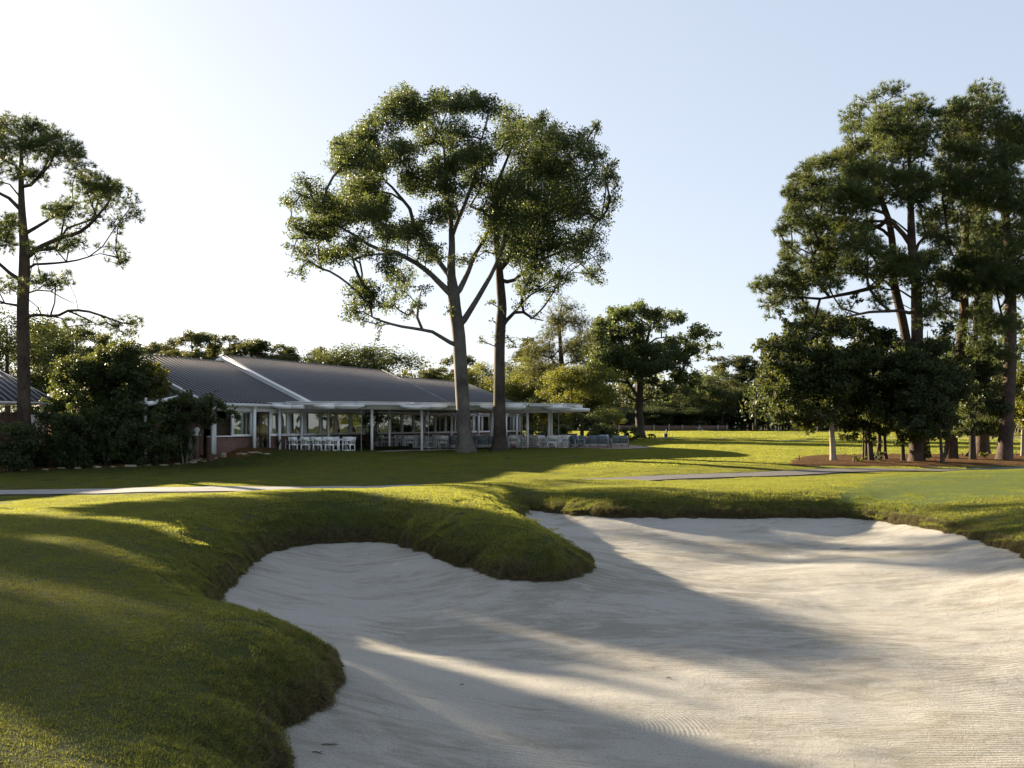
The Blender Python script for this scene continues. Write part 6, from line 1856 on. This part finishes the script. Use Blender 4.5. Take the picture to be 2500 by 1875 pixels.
x, y = area_points(4, 150, 100, 262, .075, 4, .2, 2.4); scatter('grass', gD, x, y, .8, 1.2, 14, 'turf of the distant fairway')
# longer, drier grass hanging over the sand at the bunker lip
lipA = blade_patch('lip_tuft', .16, 90, .02, .045, .0042, 305, .35, 1.0, 1)
lipB = blade_patch('lip_tuft', .14, 70, .025, .06, .005, 306, .85, 1.3, 1)
r = np.random.default_rng(77)
Lb = np.linalg.norm(np.roll(bk, -1, 0)-bk, axis=1); tb = np.cumsum(Lb)
def lip_points(n, d0, d1, seed):
    r = np.random.default_rng(seed)
    u = r.random(n)*tb[-1]; i = np.searchsorted(tb, u); i = np.clip(i, 0, len(bk)-1)
    a = bk[i]; b_ = np.roll(bk, -1, 0)[i]; f = (u-(tb[i]-Lb[i]))/Lb[i]
    p = a+(b_-a)*f[:, None]
    x = p[:, 0]+r.normal(size=n)*.08; y = p[:, 1]+r.normal(size=n)*.08
    # push out along the gradient of the distance
    e = .05; gx_ = poly_sdf(x+e, y, bk)-poly_sdf(x-e, y, bk); gy_ = poly_sdf(x, y+e, bk)-poly_sdf(x, y-e, bk)
    g = np.hypot(gx_, gy_)+1e-9; off = r.uniform(d0, d1, n)-poly_sdf(x, y, bk)
    x = x+gx_/g*off; y = y+gy_/g*off
    k = y > 4.5
    return x[k], y[k]
x, y = lip_points(5200, .0, .45, 5); scatter('grass', lipA, x, y, .7, 1.25, 15, 'longer grass on the lip of the bunker')
x, y = lip_points(6500, -.12, .08, 6); scatter('grass', lipB, x, y, .6, 1.2, 16, 'dry brown grass and roots hanging over the sand')

gE = blade_patch('green_patch', .8, 900, .008, .016, .008, 307, .03, .7)
gE.data.materials[0] = M['blade_green']
gpl = catmull(green_poly, 4)
r = np.random.default_rng(9); n = int(16*18*3.2)
x = r.uniform(8, 29, n*2); y = r.uniform(22, 41, n*2); k = poly_sdf(x, y, gpl) < -.05; x, y = x[k], y[k]
scatter('grass', gE, x, y, .9, 1.2, 17, 'fine close-cut turf of the putting green')

# bits of leaf and twig blown over the sand and the lawn
r = np.random.default_rng(404)
n = 260; x = r.uniform(-10, 12, n); y = r.uniform(5, 30, n); dd = poly_sdf(x, y, bk)
z = np.where(dd < -.05, sand_z(x, y, dd), grass_z(x, y, dd)+.02)+.006
k = np.abs(dd) > .1
V, Q = leaf_quads(r, np.stack([x, y, z], -1)[k], .035, aspect=.45)
V[:, 2] = np.repeat(z[k], 4)+np.abs(V[:, 2]-np.repeat(z[k], 4))*.35
tag(mesh_np('fallen_leaves', V, Q, [M['dead_leaf']]), 'small brown leaves and grit blown over the sand and turf', 'leaves', kind='stuff')
def stick(px, v, L, a, label):
    Ys = np.arange(5, 30, .02); X = (px-1250)*Ys/F; zz = CZ-(v-HZ)*Ys/F; gsurf = np.maximum(sand_z(X, Ys), -9)
    kx = np.where(zz <= gsurf)[0][0]; c = np.array([X[kx], Ys[kx], gsurf[kx]+.006])
    m = MB(); d = np.array([math.cos(a), math.sin(a), 0])*L
    m.tube([-d*.5, -d*.1+[0,.004,.008], d*.5], [.004,.005,.002], 5); m.tube([d*.05, d*.25+[.03*L/.2,.05*L/.2,.012]], [.003,.0015], 4)
    o = m.build('twig', M['twig']); o.location = tuple(c); return tag(o, label, 'twig', 'twigs lying on the bunker sand')
stick(802, 1822, .16, .1, 'forked dry twig on the sand at the lower left of the bunker')
stick(775, 1842, .10, -.5, 'short dry twig just left of the forked one on the sand')
stick(2065, 1340, .22, .1, 'thin twig on the sloping sand near the right end of the bunker')
stick(1128, 1674, .05, .6, 'tiny twig alone in the middle of the near sand')
stick(1634, 1658, .06, -.4, 'tiny twig beside the curved rake marks')
